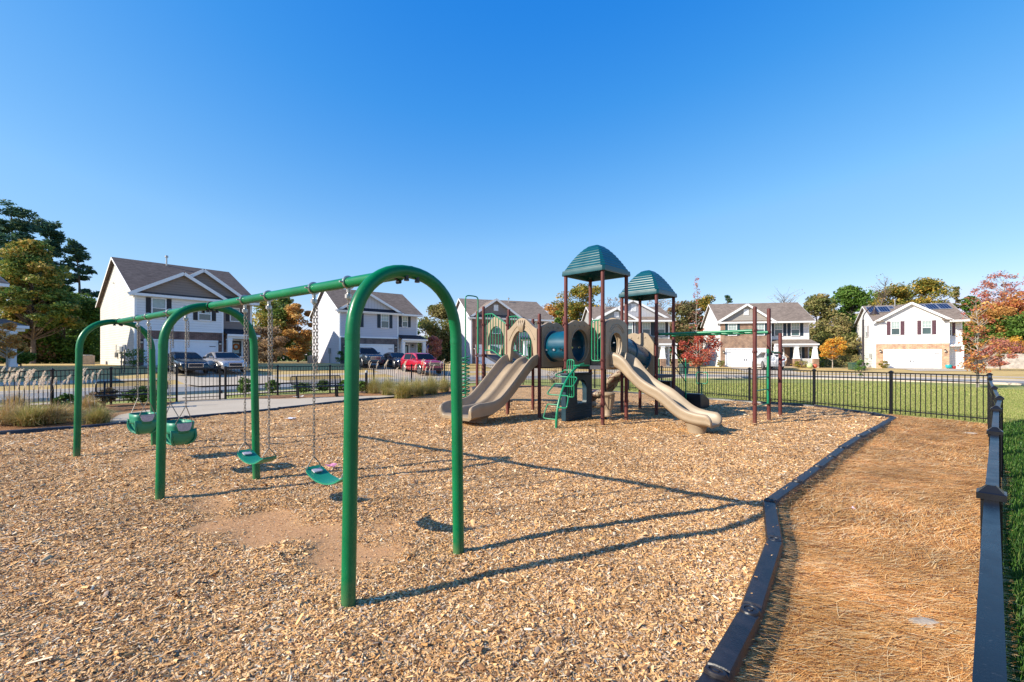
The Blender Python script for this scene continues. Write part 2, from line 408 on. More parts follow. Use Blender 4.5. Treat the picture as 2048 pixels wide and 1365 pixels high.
M['maroon'] = worn_paint('maroon_powder_coat', (0.105, 0.026, 0.022), (.17,.07,.06), .42, dust=(.28,.18,.10))
M['tan'] = pm('tan_plastic', (0.31, 0.235, 0.155), 0.45, var=0.14, scale=2.6, bump=0.06, bscale=90)
M['tealroof'] = pm('teal_roof_plastic', (0.003, 0.062, 0.078), 0.3, var=0.15, scale=3)
M['tube'] = pm('dark_teal_plastic', (0.002, 0.062, 0.105), 0.28, var=0.15, scale=3)
M['house_teal'] = pm('navy_teal_panel', (0.003, 0.028, 0.046), 0.45, var=0.15)
M['deck'] = pm('grey_coated_deck', (0.03, 0.032, 0.045), 0.6)
M['black'] = worn_paint('black_powder_coat', (0.007, 0.008, 0.011), (.04,.04,.042), .24)
M['blackplastic'] = pm('black_plastic', (0.012, 0.013, 0.016), 0.4)
M['timber'] = pm('black_recycled_plastic', (0.016, 0.0145, 0.018), 0.42, var=0.5, scale=9, bump=0.25, bscale=60)
M['steel'] = pm('galvanised_steel', (0.42, 0.41, 0.38), 0.38, metal=0.85, var=0.25, scale=30)
M['rust'] = pm('weathered_chain', (0.20, 0.185, 0.165), 0.5, metal=0.6, var=0.4, scale=3)
M['seat'] = pm('green_rubber', (0.006, 0.19, 0.11), 0.45, var=0.15)
M['seatdark'] = pm('dark_liner', (0.01, 0.03, 0.06), 0.6)
M['label'] = pm('grey_label', (0.42, 0.38, 0.42), 0.6, var=0.25, scale=60)
M['white'] = pm('white_trim', (0.80, 0.80, 0.80), 0.5, var=0.04)
M['garage'] = pm('white_garage_door', (0.80, 0.80, 0.81), 0.45, var=0.03)
M['glass'] = pm('window_glass', (0.045, 0.085, 0.085), 0.06, var=0.4, scale=0.9, spec=0.9)
M['blind'] = pm('window_blind', (0.34, 0.42, 0.40), 0.25, var=0.1)
M['carglass'] = pm('car_glass', (0.006, 0.008, 0.012), 0.12, var=0.2, spec=0.18)
M['tyre'] = pm('tyre_rubber', (0.015, 0.015, 0.016), 0.8)
M['rim'] = pm('alloy_rim', (0.45, 0.45, 0.46), 0.3, metal=0.8)
M['chrome'] = pm('chrome', (0.7, 0.7, 0.72), 0.15, metal=1.0, var=0.05)
M['lamp'] = pm('lamp_lens', (0.6, 0.66, 0.72), 0.08, var=0.1, spec=0.8)
M['tail'] = pm('red_lens', (0.35, 0.01, 0.01), 0.15)
M['shut_blk'] = pm('black_shutter', (0.014, 0.014, 0.02), 0.6)
M['shut_navy'] = pm('navy_shutter', (0.012, 0.028, 0.05), 0.6)
M['shut_teal'] = pm('slate_shutter', (0.015, 0.05, 0.065), 0.6)
M['shut_plum'] = pm('plum_shutter', (0.10, 0.045, 0.06), 0.6)
M['concrete'] = ground_mat('concrete', [(0.38,0.31,0.235),(0.46,0.385,0.295),(0.53,0.45,0.355)], 0.7, 30, 0.15)
M['asphalt'] = ground_mat('asphalt', [(0.19,0.19,0.195),(0.24,0.24,0.245),(0.29,0.285,0.28)], 0.5, 60, 0.3)
M['lawn'] = ground_mat('lawn', [(0.13,0.16,0.035),(0.24,0.26,0.07),(0.33,0.32,0.10),(0.40,0.35,0.14)], 0.35, 22, 0.9, big=0.4)
M['dry'] = ground_mat('dry_lawn', [(0.34,0.23,0.075),(0.52,0.36,0.14),(0.62,0.45,0.2)], 0.4, 25, 0.6)
M['mulch'] = ground_mat('mulch', [(0.12,0.05,0.025),(0.28,0.13,0.06),(0.42,0.23,0.11),(0.55,0.36,0.2)], 0.8, 30, 1.0, stretch=(1,1.6,1))
M['straw'] = ground_mat('pine_straw', [(0.12,0.05,0.02),(0.34,0.165,0.06),(0.60,0.33,0.12),(0.74,0.45,0.18)], 1.5, 26, 0.45, stretch=(0.35,2.2,1), bdist=0.02)
M['chipbed'] = chip_bed_mat()
M['chip'] = island_mat('wood_chip', CHIP, 0.8, big=((0.8,0.78,0.76),(1.05,1.04,1.02)), bigscale=0.9)
M['needle'] = island_mat('pine_needle', [(0.87,0.48,0.16),(0.74,0.36,0.105),(0.93,0.61,0.27),(0.82,0.42,0.13),(0.46,0.19,0.055),(0.95,0.73,0.42),(0.26,0.095,0.033),(0.86,0.46,0.155)], 0.7, big=((0.72,0.68,0.62),(1.08,1.05,1.0)), bigscale=1.3)
M['blade_pale'] = island_mat('pale_grass_blade', [(0.24,0.27,0.07),(0.33,0.34,0.11),(0.18,0.24,0.05),(0.42,0.37,0.15),(0.28,0.31,0.09)], 0.6, trans=0.2)
M['blade'] = island_mat('grass_blade', [(0.035,0.10,0.012),(0.06,0.16,0.02),(0.09,0.20,0.03),(0.05,0.13,0.015),(0.16,0.22,0.05),(0.075,0.17,0.03)], 0.5, trans=0.25)
M['bark'] = pm('bark', (0.13, 0.10, 0.08), 0.9, var=0.4, scale=4, bump=0.5, bscale=12)
M['palebark'] = pm('pale_bark', (0.36, 0.31, 0.26), 0.9, var=0.3, scale=4)
M['stone'] = pm('pale_stone', (0.40, 0.33, 0.26), 0.9, var=0.4, scale=14, bump=0.5, bscale=30)

# ---------------------------------------------------------------- terrain
C0 = np.array([4.0, 12.0])
EDGE = [(-27,2),(-24,8),(-18.3,17.3),(-15.3,20.8),(-11.7,24.9),(-5,31.5),(1.8,35.5),(9.4,37.8),(17,38),(24,36.5),(28.5,32.5),(32,27.5),(36,18),(38,8),(30,-12),(4,-20),(-20,-12)]
_th = np.array([math.atan2(y-C0[1], x-C0[0]) for x, y in EDGE]); _r = np.array([math.hypot(x-C0[0], y-C0[1]) for x, y in EDGE])
_ix = np.argsort(_th); _th = _th[_ix]; _r = _r[_ix]
_TG = np.linspace(-math.pi, math.pi, 721)
_RG = np.interp(_TG, np.r_[_th - 2*math.pi, _th, _th + 2*math.pi], np.r_[_r, _r, _r])
_RG = np.convolve(np.r_[_RG[-13:-1], _RG, _RG[1:13]], np.ones(25)/25, 'valid')
def edge_r(th):
    return np.interp((np.asarray(th) + math.pi) % (2*math.pi) - math.pi, _TG, _RG)
# height of the house plots, by bearing
_HT = [(-27.9,33.7,1.0),(-17.7,46.8,1.02),(-4.8,53.6,0.92),(9.8,53.6,0.56),(25,54.8,0.55),(42.8,53.6,0.42),(55,35,0.35)]
_hth = np.array([math.atan2(y-C0[1], x-C0[0]) for x,y,z in _HT])[::-1]; _hz = np.array([z for x,y,z in _HT])[::-1]
def sstep(a, b, x):
    t = np.clip((x-a)/(b-a), 0, 1); return t*t*(3-2*t)
KERB = [(-1.6,-0.7),(0.2,1.35),(0.99,2.22),(1.44,2.76),(2.235,3.87),(2.81,4.97),(4.37,6.51),(5.7,7.87),(6.9,9.05),(8.3,10.3),(10.15,12.1)]
def poly_dist(pts, x, y):
    """distance to a polyline and the side (positive on the right of its direction)"""
    best = np.full(np.shape(x), 1e9); side = np.zeros(np.shape(x))
    for (x0,y0),(x1,y1) in zip(pts[:-1], pts[1:]):
        ex, ey = x1-x0, y1-y0; L = ex*ex+ey*ey
        t = np.clip(((x-x0)*ex+(y-y0)*ey)/L, 0, 1)
        d = np.hypot(x-(x0+t*ex), y-(y0+t*ey)); s = -(ex*(y-y0)-ey*(x-x0))
        m = d < best; best = np.where(m, d, best); side = np.where(m, s, side)
    return best, side
def gz(x, y):
    """ground height"""
    x = np.asarray(x, float); y = np.asarray(y, float)
    th = np.arctan2(y-C0[1], x-C0[0]); off = np.hypot(x-C0[0], y-C0[1]) - edge_r(th)
    z = np.interp(th, _hth, _hz) * np.clip((off-6.8)/11.0, 0, 1)
    d, s = poly_dist(KERB, x, y)
    z = z - np.where((s > 0) & (y < 20), 0.10*sstep(0.0, 0.12, d)*(1-sstep(8.5, 12.5, y)), 0)
    return z
def undul(x, y):
    return (0.012*np.sin(1.7*x+.6*y+1)*np.sin(1.3*y-.5*x) + 0.010*np.sin(4.1*x+2.3*y)*np.sin(3.7*y-1.9*x+2)
            + 0.006*np.sin(9.3*x-3.1*y)*np.sin(8.1*y+2.2*x+1) + 0.005*np.sin(17*x+5*y)*np.sin(15*y-7*x))

def inside(poly, x, y):
    c = np.zeros(np.shape(x), bool); n = len(poly)
    for i in range(n):
        x0,y0 = poly[i]; x1,y1 = poly[(i+1)%n]
        m = ((y0 > y) != (y1 > y)) & (x < (x1-x0)*(y-y0)/((y1-y0) if abs(y1-y0) > 1e-12 else 1e-12)+x0)
        c ^= m
    return c

def sheet(name, poly, mat, step, lift, zf=gz, attr=None):
    """ground sheet over a polygon, with a clean edge"""
    xs = np.arange(min(p[0] for p in poly)-step, max(p[0] for p in poly)+2*step, step)
    ys = np.arange(min(p[1] for p in poly)-step, max(p[1] for p in poly)+2*step, step)
    X, Y = np.meshgrid(xs, ys); nx, ny = len(xs), len(ys)
    cin = inside(poly, (X[:-1,:-1]+X[1:,1:])/2, (Y[:-1,:-1]+Y[1:,1:])/2)
    idx = np.arange(nx*ny).reshape(ny, nx)
    f = np.stack([idx[:-1,:-1][cin], idx[:-1,1:][cin], idx[1:,1:][cin], idx[1:,:-1][cin]], 1)
    cnt = np.bincount(f.ravel(), minlength=nx*ny)
    vx, vy = X.ravel().copy(), Y.ravel().copy()
    bnd = np.where((cnt > 0) & (cnt < 4))[0]
    bx, by = vx[bnd], vy[bnd]; best = np.full(len(bnd), 1e9); qx, qy = bx.copy(), by.copy()
    for i in range(len(poly)):
        (x0,y0),(x1,y1) = poly[i], poly[(i+1)%len(poly)]; ex, ey = x1-x0, y1-y0; L = ex*ex+ey*ey+1e-12
        t = np.clip(((bx-x0)*ex+(by-y0)*ey)/L, 0, 1); px, py = x0+t*ex, y0+t*ey; d = np.hypot(bx-px, by-py)
        m = d < best; best = np.where(m, d, best); qx = np.where(m, px, qx); qy = np.where(m, py, qy)
    vx[bnd], vy[bnd] = qx, qy
    use = np.unique(f); remap = -np.ones(nx*ny, int); remap[use] = np.arange(len(use))
    vx, vy = vx[use], vy[use]
    o = npmesh(name, np.stack([vx, vy, zf(vx, vy)+lift], 1), remap[f], mat, smooth=True)
    if attr:
        a = o.data.attributes.new(attr[0], 'FLOAT', 'POINT'); a.data.foreach_set('value', np.asarray(attr[1](vx, vy), np.float32))
    return tag(o, kind='structure')

def band(name, off0, off1, th0, th1, mat, lift, n=160, steps=2, thick=0.0):
    """a strip that follows the street"""
    ths = np.linspace(th0, th1, n); offs = np.linspace(off0, off1, steps)
    vs = []
    for of in offs:
        r_ = edge_r(ths)+of; x = C0[0]+r_*np.cos(ths); y = C0[1]+r_*np.sin(ths)
        vs.append(np.stack([x, y, gz(x, y)+lift], 1))
    nn = len(offs)
    if thick > 0:
        for k in (nn-1, 0):
            v = vs[k].copy(); v[:,2] -= thick; vs.append(v)
    V = np.concatenate(vs); f = []
    m = len(vs)
    for k in range(m-1 if thick == 0 else m):
        k2 = (k+1) % m
        for i in range(n-1): f.append((k*n+i, k*n+i+1, k2*n+i+1, k2*n+i))
    o = npmesh(name, V, np.array(f), mat, smooth=(thick == 0))
    return tag(o, kind='structure')

# chip bed, straw bed, patio, mulch
CHIPL = [(-14.5,5.0),(-10.9,9.55),(-9.9,10.35),(-9.45,11.0),(-7.9,13.1),(-6.15,16.6),(-2.9,20.9),(0.5,25.2),(1.9,25.8),(5.2,21.2),(7.45,18.0),(10.0,15.0),(10.3,13.0),(10.15,12.1)]
CHIPS = KERB[::-1][:-1] + [(-1.6,-0.7),(-14.5,-0.7)] + CHIPL[:-1]
FENCE_R = [(0.29,0.28),(1.97,1.87),(3.66,3.45),(5.32,5.0),(6.86,6.4),(8.48,8.0),(10.08,9.6),(11.65,11.1)]
STRAW = KERB + [(10.6,12.9),(11.65,11.1)] + FENCE_R[::-1][1:] + [(-1.4,-1.3)]
# one ground sheet out to the horizon
ths = np.linspace(-math.pi, math.pi, 361)[:-1]
rad = np.r_[np.arange(0.4, 24, 0.4), np.arange(24, 60, 1.5), [66, 75, 90, 120, 180, 300, 600, 1200]]
V = [(C0[0], C0[1], -0.35)]
gx = C0[0]+np.outer(rad, np.cos(ths)); gy = C0[1]+np.outer(rad, np.sin(ths))
gzv = gz(gx, gy)-0.06
_in = inside(CHIPS, gx, gy) | (inside(STRAW, gx, gy) & (poly_dist(KERB, gx, gy)[0] < 0.9))
gzv = np.where(_in, -0.35, gzv)
V = np.concatenate([np.array(V), np.stack([gx.ravel(), gy.ravel(), gzv.ravel()], 1)])
nt_ = len(ths); f = []
for i in range(len(rad)-1):
    a = 1+i*nt_; b_ = a+nt_
    for k in range(nt_):
        l = (k+1) % nt_; f.append((a+k, a+l, b_+l, b_+k))
for k in range(0, nt_, 2): f.append((0, 1+k, 1+(k+1)%nt_, 1+(k+2)%nt_))
tag(npmesh('ground', V, np.array(f), M['lawn'], smooth=True), kind='structure')

TH0, TH1 = R(-25), R(205)
def rolled(name, prof, th0, th1, n=220):
    ths = np.linspace(th0, th1, n); V = []
    for of, lf in prof:
        r_ = edge_r(ths)+of; x = C0[0]+r_*np.cos(ths); y = C0[1]+r_*np.sin(ths)
        V.append(np.stack([x, y, gz(C0[0]+(edge_r(ths)+min(of, 6.6))*np.cos(ths), C0[1]+(edge_r(ths)+min(of, 6.6))*np.sin(ths))+lf], 1))
    f = [(k*n+i, k*n+i+1, (k+1)*n+i+1, (k+1)*n+i) for k in range(len(prof)-1) for i in range(n-1)]
    return tag(npmesh(name, np.concatenate(V), np.array(f), M['concrete'], smooth=True), kind='structure')
band('road', 0.0, 6.2, TH0, TH1, M['asphalt'], -0.02, steps=3)
rolled('kerb', [(5.75,-.015),(6.15,-.012),(6.3,.03),(6.45,.085),(6.65,.09),(6.7,.0)], TH0, TH1)
band('verge', 6.65, 9.0, TH0, TH1, M['dry'], 0.045, steps=3)
band('pavement', 9.0, 10.3, TH0, TH1, M['concrete'], 0.05, steps=2)
band('front_lawn', 10.3, 60.0, TH0, TH1, M['dry'], 0.04, steps=40)
rolled('kerb', [(.45,-.015),(.05,-.012),(-.08,.03),(-.22,.075),(-.4,.08),(-.45,-.06)], TH0, TH1)
band('pavement', -2.6, -1.5, R(108), TH1, M['concrete'], -0.03, steps=2)

def dirtf(x, y):
    n_ = 0.35*np.sin(3.1*x+1.7*y)*np.sin(2.7*y-1.3*x)+0.25*np.sin(7*x-2*y)*np.sin(6*y+3*x)
    def el(cx, cy, ax, ay, rx, ry):
        dx, dy = x-cx, y-cy; a = (dx*ax+dy*ay)/rx; b = (-dx*ay+dy*ax)/ry
        return 1-sstep(0.55, 1.15, np.hypot(a, b)+n_)
    return np.clip(el(-2.15,4.35,.94,-.34,1.35,0.42)+0.75*el(-3.3,5.0,.8,-.6,0.7,0.3)+0.6*el(-1.35,3.75,.9,-.4,0.6,0.3)+0.5*el(-5.6,7.0,.8,-.6,0.9,.35), 0, 1)
def chipz(x, y): return undul(np.asarray(x, float), np.asarray(y, float))-0.03*dirtf(np.asarray(x), np.asarray(y))
sheet('wood_chip_bed', CHIPS, M['chipbed'], 0.12, 0.0, chipz, ('dirt', dirtf))
def strawz(x, y): return gz(x, y)+0.02+0.6*undul(np.asarray(x), np.asarray(y))
sheet('pine_straw_bed', STRAW, M['straw'], 0.12, 0.0, strawz)
PATIO = [P(205,850), P(238,829), P(330,814), P(352,803), P(451,797.5), P(560,797.5), P(645,794), P(705,793), P(800,789.5), (-2.9,20.9), (-6.15,16.6), (-7.9,13.1), (-9.45,11.0), (-9.9,10.35)]
sheet('patio', PATIO, M['concrete'], 0.25, -0.012, lambda x, y: 0*x)
GATEPATH = [P(356,801), P(448,796.5), (-13.4,21.3), (-14.7,19.9)]
sheet('path', GATEPATH, M['concrete'], 0.3, -0.02, lambda x, y: 0*x)
MULCH = [(-15.4,9.0),(-14.6,12.5),(-14.1,16.4),(-12.45,17.2),(-11.3,18.3),(-10.3,20.2),(-8.56,21.1),(-3.9,26.3),(0.6,27.8),(2.0,26.5),(0.5,25.2),(-2.9,20.9),(-6.15,16.6),(-7.9,13.1),(-10.9,9.55),(-14.5,5.0),(-16,5)]
sheet('mulch_bed', MULCH, M['mulch'], 0.25, -0.025, lambda x, y: 0*x)

# ---------------------------------------------------------------- loose ground cover (uncountable)
def scatter(poly, y0, y1, dens, rs, k0=-1.25, k1=1.25):
    """random points of a polygon between two depths, inside a viewing wedge widened for a side step"""
    x0 = max(min(p[0] for p in poly), min(k0*y0, k0*y1)-.3); x1 = min(max(p[0] for p in poly), max(k1*y0, k1*y1)+.3)
    n = int(dens*(x1-x0)*(y1-y0)); x = rs.uniform(x0, x1, n); y = rs.uniform(y0, y1, n)
    m = inside(poly, x, y) & (x > k0*y-0.3) & (x < k1*y+0.3)
    return x[m], y[m]

def make_chips():
    rs = np.random.RandomState(3); V, Fc = [], []; base = 0
    for y0, y1, dens, ln in ((1.9,3.4,14000,.0155),(3.4,5.2,9500,.0165),(5.2,8,4500,.019),(8,12,1300,.025),(12,17,300,.032)):
        x, y = scatter(CHIPS, y0, y1, dens, rs, -1.65, 1.3)
        keep = rs.rand(len(x)) > dirtf(x, y)*0.74
        x, y = x[keep], y[keep]; n = len(x)
        L = ln*rs.lognormal(0, .45, n)*0.62*(1-.5*dirtf(x, y)); W = L*rs.uniform(.16, .42, n); H = W*rs.uniform(.25, .6, n)
        a = rs.uniform(0, 2*np.pi, n); tl = rs.normal(0, .30, n); rl = rs.normal(0, .4, n)
        d = np.stack([np.cos(a)*np.cos(tl), np.sin(a)*np.cos(tl), np.sin(tl)], 1)
        sd = np.stack([-np.sin(a)*np.cos(rl), np.cos(a)*np.cos(rl), np.sin(rl)], 1)
        up = np.cross(d, sd)
        c = np.stack([x, y, chipz(x, y)+np.abs(rs.normal(0, .005, n))+.001], 1)
        L, W, H = L[:,None], W[:,None], H[:,None]
        taper = rs.uniform(.45, 1, n)[:,None]
        v = np.stack([c-d*L-sd*W, c-d*L*.9+up*H, c-d*L+sd*W, c+d*L-sd*W*taper, c+d*L*.9+up*H, c+d*L+sd*W*taper], 1).reshape(-1, 3)
        i = base+np.arange(n)[:,None]*6
        Fc.append(np.concatenate([i+np.array([[0,3,4,1]]), i+np.array([[1,4,5,2]])], 0)); V.append(v); base += 6*n
    o = npmesh('wood_chips', np.concatenate(V), np.concatenate(Fc), M['chip'])
    tag(o, 'loose tan wood chips covering the playground bed', 'wood chips', kind='stuff')
make_chips()
def spilled_chips():
    rs = np.random.RandomState(21); V = []
    for (x0,y0),(x1,y1) in list(zip(KERB[:-1], KERB[1:]))[1:9]:
        L = math.hypot(x1-x0, y1-y0); n = int(L*7); t = rs.uniform(0, 1, n); o = rs.normal(.0, .07, n)
        x = lerp(x0, x1, t)-(y1-y0)/L*-o*-1; y = lerp(y0, y1, t)+(x1-x0)/L*o
        on = np.abs(o) < .058; z = np.where(on, .068, np.where(o > 0, .012, -.14)); keep = (o > 0) | (rs.rand(n) < .3)
        x, y, z = x[keep], y[keep], z[keep]; n = len(x); a = rs.uniform(0, 6.28, n); ln = rs.uniform(.006, .014, n)[:,None]; w_ = ln*rs.uniform(.25, .45, n)[:,None]
        d = np.stack([np.cos(a), np.sin(a), rs.normal(0, .15, n)], 1); s = np.stack([-np.sin(a), np.cos(a), rs.normal(0, .2, n)], 1); c = np.stack([x, y, z+.004], 1); up = np.array([0, 0, .004])
        V.append(np.stack([c-d*ln-s*w_, c-d*ln*.9+up, c-d*ln+s*w_, c+d*ln-s*w_, c+d*ln*.9+up, c+d*ln+s*w_], 1).reshape(-1, 3))
    V = np.concatenate(V); i = np.arange(len(V)//6)[:,None]*6
    o = npmesh('spilled_chips', V, np.concatenate([i+np.array([[0,3,4,1]]), i+np.array([[1,4,5,2]])], 0), M['chip'])
    tag(o, 'stray wood chips lying on and along the black edging blocks', 'wood chips', kind='stuff')
spilled_chips()

def strips(x, y, z, a, L, W, bend, rise, tl, rs, tip=0.3):
    """thin curved strips of two quads; returns verts, faces"""
    n = len(x); d = np.stack([np.cos(a), np.sin(a), np.zeros(n)], 1); s = np.stack([-np.sin(a), np.cos(a), np.zeros(n)], 1)
    c = np.stack([x, y, z], 1); V = []
    for j, t in enumerate((-1.0, 0.0, 1.0)):
        p = c + d*(L*t)[:,None] + s*(bend*t*t)[:,None]; p[:,2] += tl*t + rise*(1-t*t)
        w_ = W*(1 if j < 2 else tip)
        V += [p-s*w_[:,None], p+s*w_[:,None]]
    V = np.stack(V, 1).reshape(-1, 3); i = np.arange(n)[:,None]*6
    return V, np.concatenate([i+np.array([[0,1,3,2]]), i+np.array([[2,3,5,4]])], 0)

def make_straw():
    rs = np.random.RandomState(5); VV, FF = [], []; base = 0
    for y0, y1, dens, L0, W0 in ((0.9,2.6,8500,.10,.0014),(2.6,4.2,6500,.105,.0018),(4.2,6.5,4200,.11,.0025),(6.5,9.5,2300,.12,.0033),(9.5,13.2,1200,.13,.0042)):
        x, y = scatter(STRAW, y0, y1, dens, rs, 0.0, 1.3); n = len(x)
        a = 0.12+0.9*np.sin(1.1*x+0.7*y)*np.sin(.8*y-.6*x)*.6+rs.normal(0, .5, n)
        V, f = strips(x, y, strawz(x, y)+np.abs(rs.normal(0, .007, n)), a, L0*rs.uniform(.6, 1.4, n), W0*rs.uniform(.7, 1.3, n), rs.normal(0, .012, n), np.abs(rs.normal(0, .006, n)), rs.normal(0, .006, n), rs)
        VV.append(V); FF.append(f+base); base += len(V)
    o = npmesh('pine_straw', np.concatenate(VV), np.concatenate(FF), M['needle'])
    tag(o, 'loose orange brown pine needles covering the strip beside the fence', 'pine straw', kind='stuff')
make_straw()

def blades(x, y, z, h, wd, rs, lean=.5):
    n = len(x); a = rs.uniform(0, 2*np.pi, n); b = rs.uniform(0, 2*np.pi, n)
    s = np.stack([np.cos(a), np.sin(a), np.zeros(n)], 1)*wd[:,None]; ln = np.stack([np.cos(b), np.sin(b), np.zeros(n)], 1)*(h*lean*rs.uniform(.2, 1, n))[:,None]
    c = np.stack([x, y, z], 1); up = np.zeros((n, 3)); up[:,2] = h
    V = np.stack([c-s, c+s, c+ln*.35+up*.6+s*.8, c+ln*.35+up*.6-s*.8, c+ln+up], 1).reshape(-1, 3)
    i = np.arange(n)[:,None]*5
    return V, np.concatenate([i+np.array([[0,1,2,3]]), i+np.array([[3,2,4,4]])], 0)

def grass_mesh(nm, VV, TT, mat, lab):
    V = np.concatenate(VV); Q = np.concatenate(TT)
    # upper piece is a triangle
    q = Q[Q[:,2] != Q[:,3]]; t3 = Q[Q[:,2] == Q[:,3]][:,:3]
    me = bpy.data.meshes.new(nm); me.vertices.add(len(V)); me.vertices.foreach_set('co', V.astype(np.float32).ravel())
    me.loops.add(q.size+t3.size); me.loops.foreach_set('vertex_index', np.r_[q.ravel(), t3.ravel()].astype(np.int32))
    me.polygons.add(len(q)+len(t3)); me.polygons.foreach_set('loop_start', np.r_[np.arange(0, q.size, 4), q.size+np.arange(0, t3.size, 3)].astype(np.int32))
    me.update(calc_edges=True); me.validate(); me.materials.append(mat)
    o = bpy.data.objects.new(nm, me); COL.objects.link(o)
    tag(o, lab, 'grass', kind='stuff')
def make_grass():
    rs = np.random.RandomState(8); VV, TT = [], []; base = 0
    side = FENCE_R + [(13.5,12.0),(18.5,11),(13,4.5),(7,0.6),(2.5,-0.6)]
    for y0, y1, dens, h, wd in ((.8,2.6,13000,.055,.0019),(2.6,5,6500,.06,.0027),(5,8,3000,.065,.004),(8,12,1200,.07,.006)):
        x, y = scatter(side, y0, y1, dens, rs, 0.9, 2.6); n = len(x)
        V, f = blades(x, y, gz(x, y)-.055, h*rs.uniform(.6, 1.5, n), wd*rs.uniform(.7, 1.4, n), rs)
        VV.append(V); TT.append(f+base); base += len(V)
    grass_mesh('grass', VV, TT, M['blade'], 'short green grass blades on the lawn outside the black fence')
    VV, TT = [], []; base = 0
    # thin cover on the lawn behind the back fence
    back = [(10.9,13.2),(8.4,19.9),(5.6,23.5),(9,33),(24,33),(27,22),(16,12.5),(12,11.4)]
    for y0, y1, dens, h, wd in ((11.5,20,1500,.042,.006),(20,30,260,.05,.011)):
        x, y = scatter(back, y0, y1, dens, rs, 0.2, 1.3); n = len(x)
        V, f = blades(x, y, gz(x, y)-.06, h*rs.uniform(.6, 1.4, n), wd*rs.uniform(.7, 1.4, n), rs)
        VV.append(V); TT.append(f+base); base += len(V)
    grass_mesh('lawn_grass', VV, TT, M['blade_pale'], 'pale sunlit grass of the lawn behind the back fence')
make_grass()

# ---------------------------------------------------------------- swing frame
ARCHES = [((-1.066,2.965),(-0.443,3.773)), ((-4.022,5.20),(-3.392,6.04)), ((-7.14,7.467),(-6.62,8.416))]
ATOP = 2.237
def mid(a): return ((a[0][0]+a[1][0])/2, (a[0][1]+a[1][1])/2)
BA, BC = mid(ARCHES[0]), mid(ARCHES[2])
BD = Vector((BC[0]-BA[0], BC[1]-BA[1], 0)); BL = BD.length; BU = BD.normalized()
AX = Vector((-BU.y, BU.x, 0)) * -1     # across the beam, away from the camera side
fr = empty('swing_frame', (BA[0], BA[1], 0), 0, 'green tubular swing frame with three arches and one long top beam', 'swing frame')
FO = Vector((BA[0], BA[1], 0))
def arch_pts(a):
    l, r_ = Vector((*a[0], 0)), Vector((*a[1], 0)); c = (l+r_)/2; e = (r_-l); hw = e.length/2; e.normalize()
    pts = []; sh = 1.74
    for z in (-0.08, 0.5, 1.0, 1.4, sh):
        pts.append(c - e*(hw-0.03*z/sh) + Vector((0,0,z)))
    for i in range(1, 24):
        th = math.pi*i/24; rx = hw-0.03
        pts.append(c - e*rx*math.copysign(abs(math.cos(th))**0.92, math.cos(th)) + Vector((0,0,sh+(ATOP-sh)*math.sin(th)**0.92)))
    for z in (sh, 1.4, 1.0, 0.5, -0.08):
        pts.append(c + e*(hw-0.03*z/sh) + Vector((0,0,z)))
    return [p-FO for p in pts], e
for a in ARCHES:
    pts, e = arch_pts(a)
    mb = MB(); mb.tube(pts, 0.0465, 20)
    ar = mb.build('arch', M['green'], fr, smooth=True, ang=60)
    for idx in (4, 28):               # welded sleeve joint on each leg
        MB().tube([pts[idx]-Vector((0,0,.02)), pts[idx]+Vector((0,0,.02))], 0.0485, 20).build('sleeve', M['green'], ar, smooth=True)
    c = Vector((*mid(a), ATOP))-FO
    for sg in (-1, 1):
        s = MB(); s.lathe([(.019,-.072),(.019,-.058),(.016,-.056),(.016,-.030)], c+e*0.05*sg-BU*.02, 12)
        s.build('saddle_bolt', M['blackplastic'], ar, smooth=True)
beam = MB(); beam.tube([Vector((0,0,ATOP))-BU*0.02, Vector((0,0,ATOP))+BU*(BL+.02)], 0.044, 20)
bm_o = beam.build('top_beam', M['green'], fr, smooth=True, ang=60)
for sg, tt in ((1, 0.0), (1, .49), (-1, .49), (-1, 1.0)):      # end collars on the beam
    q = Vector((0,0,ATOP))+BU*(BL*tt+0.13*sg)
    c = MB(); c.tube([q-BU*.012, q+BU*.012], 0.052, 20); c.tube([q-BU*.02+Vector((0,0,-.06)), q+BU*.02+Vector((0,0,-.06))], 0.014, 8)
    c.build('collar', M['black'], bm_o, smooth=True)

def beam_t(px, fwd=0.0):
    k = (px-1024)/F
    return (k*BA[1]-BA[0])/(BD.x-k*BD.y)

def link(mb, c, axis, side, L=0.036, W=0.018, r=0.0036):
    c, a, s = Vector(c), Vector(axis), Vector(side); pts = []
    for i in range(10):
        th = 2*math.pi*i/10; cx, sx = math.cos(th), math.sin(th)
        pts.append(c + a*((L-W)/2*(1 if cx > 0 else -1)*(abs(cx)**.3) + W/2*cx) + s*(W/2*sx))
    mb.tube(pts, r, 5, closed=True)
def chain(mb, p, q, step=0.031, big=1.0):
    p, q = Vector(p), Vector(q); d = q-p; n = max(2, int(d.length/step)); a = d.normalized()
    s1 = a.cross(Vector((0,1,.1))).normalized(); s2 = a.cross(s1).normalized()
    for i in range(n):
        link(mb, p+d*((i+.5)/n), a, s1 if i % 2 else s2, .041*big, .0195*big, .0035*big)

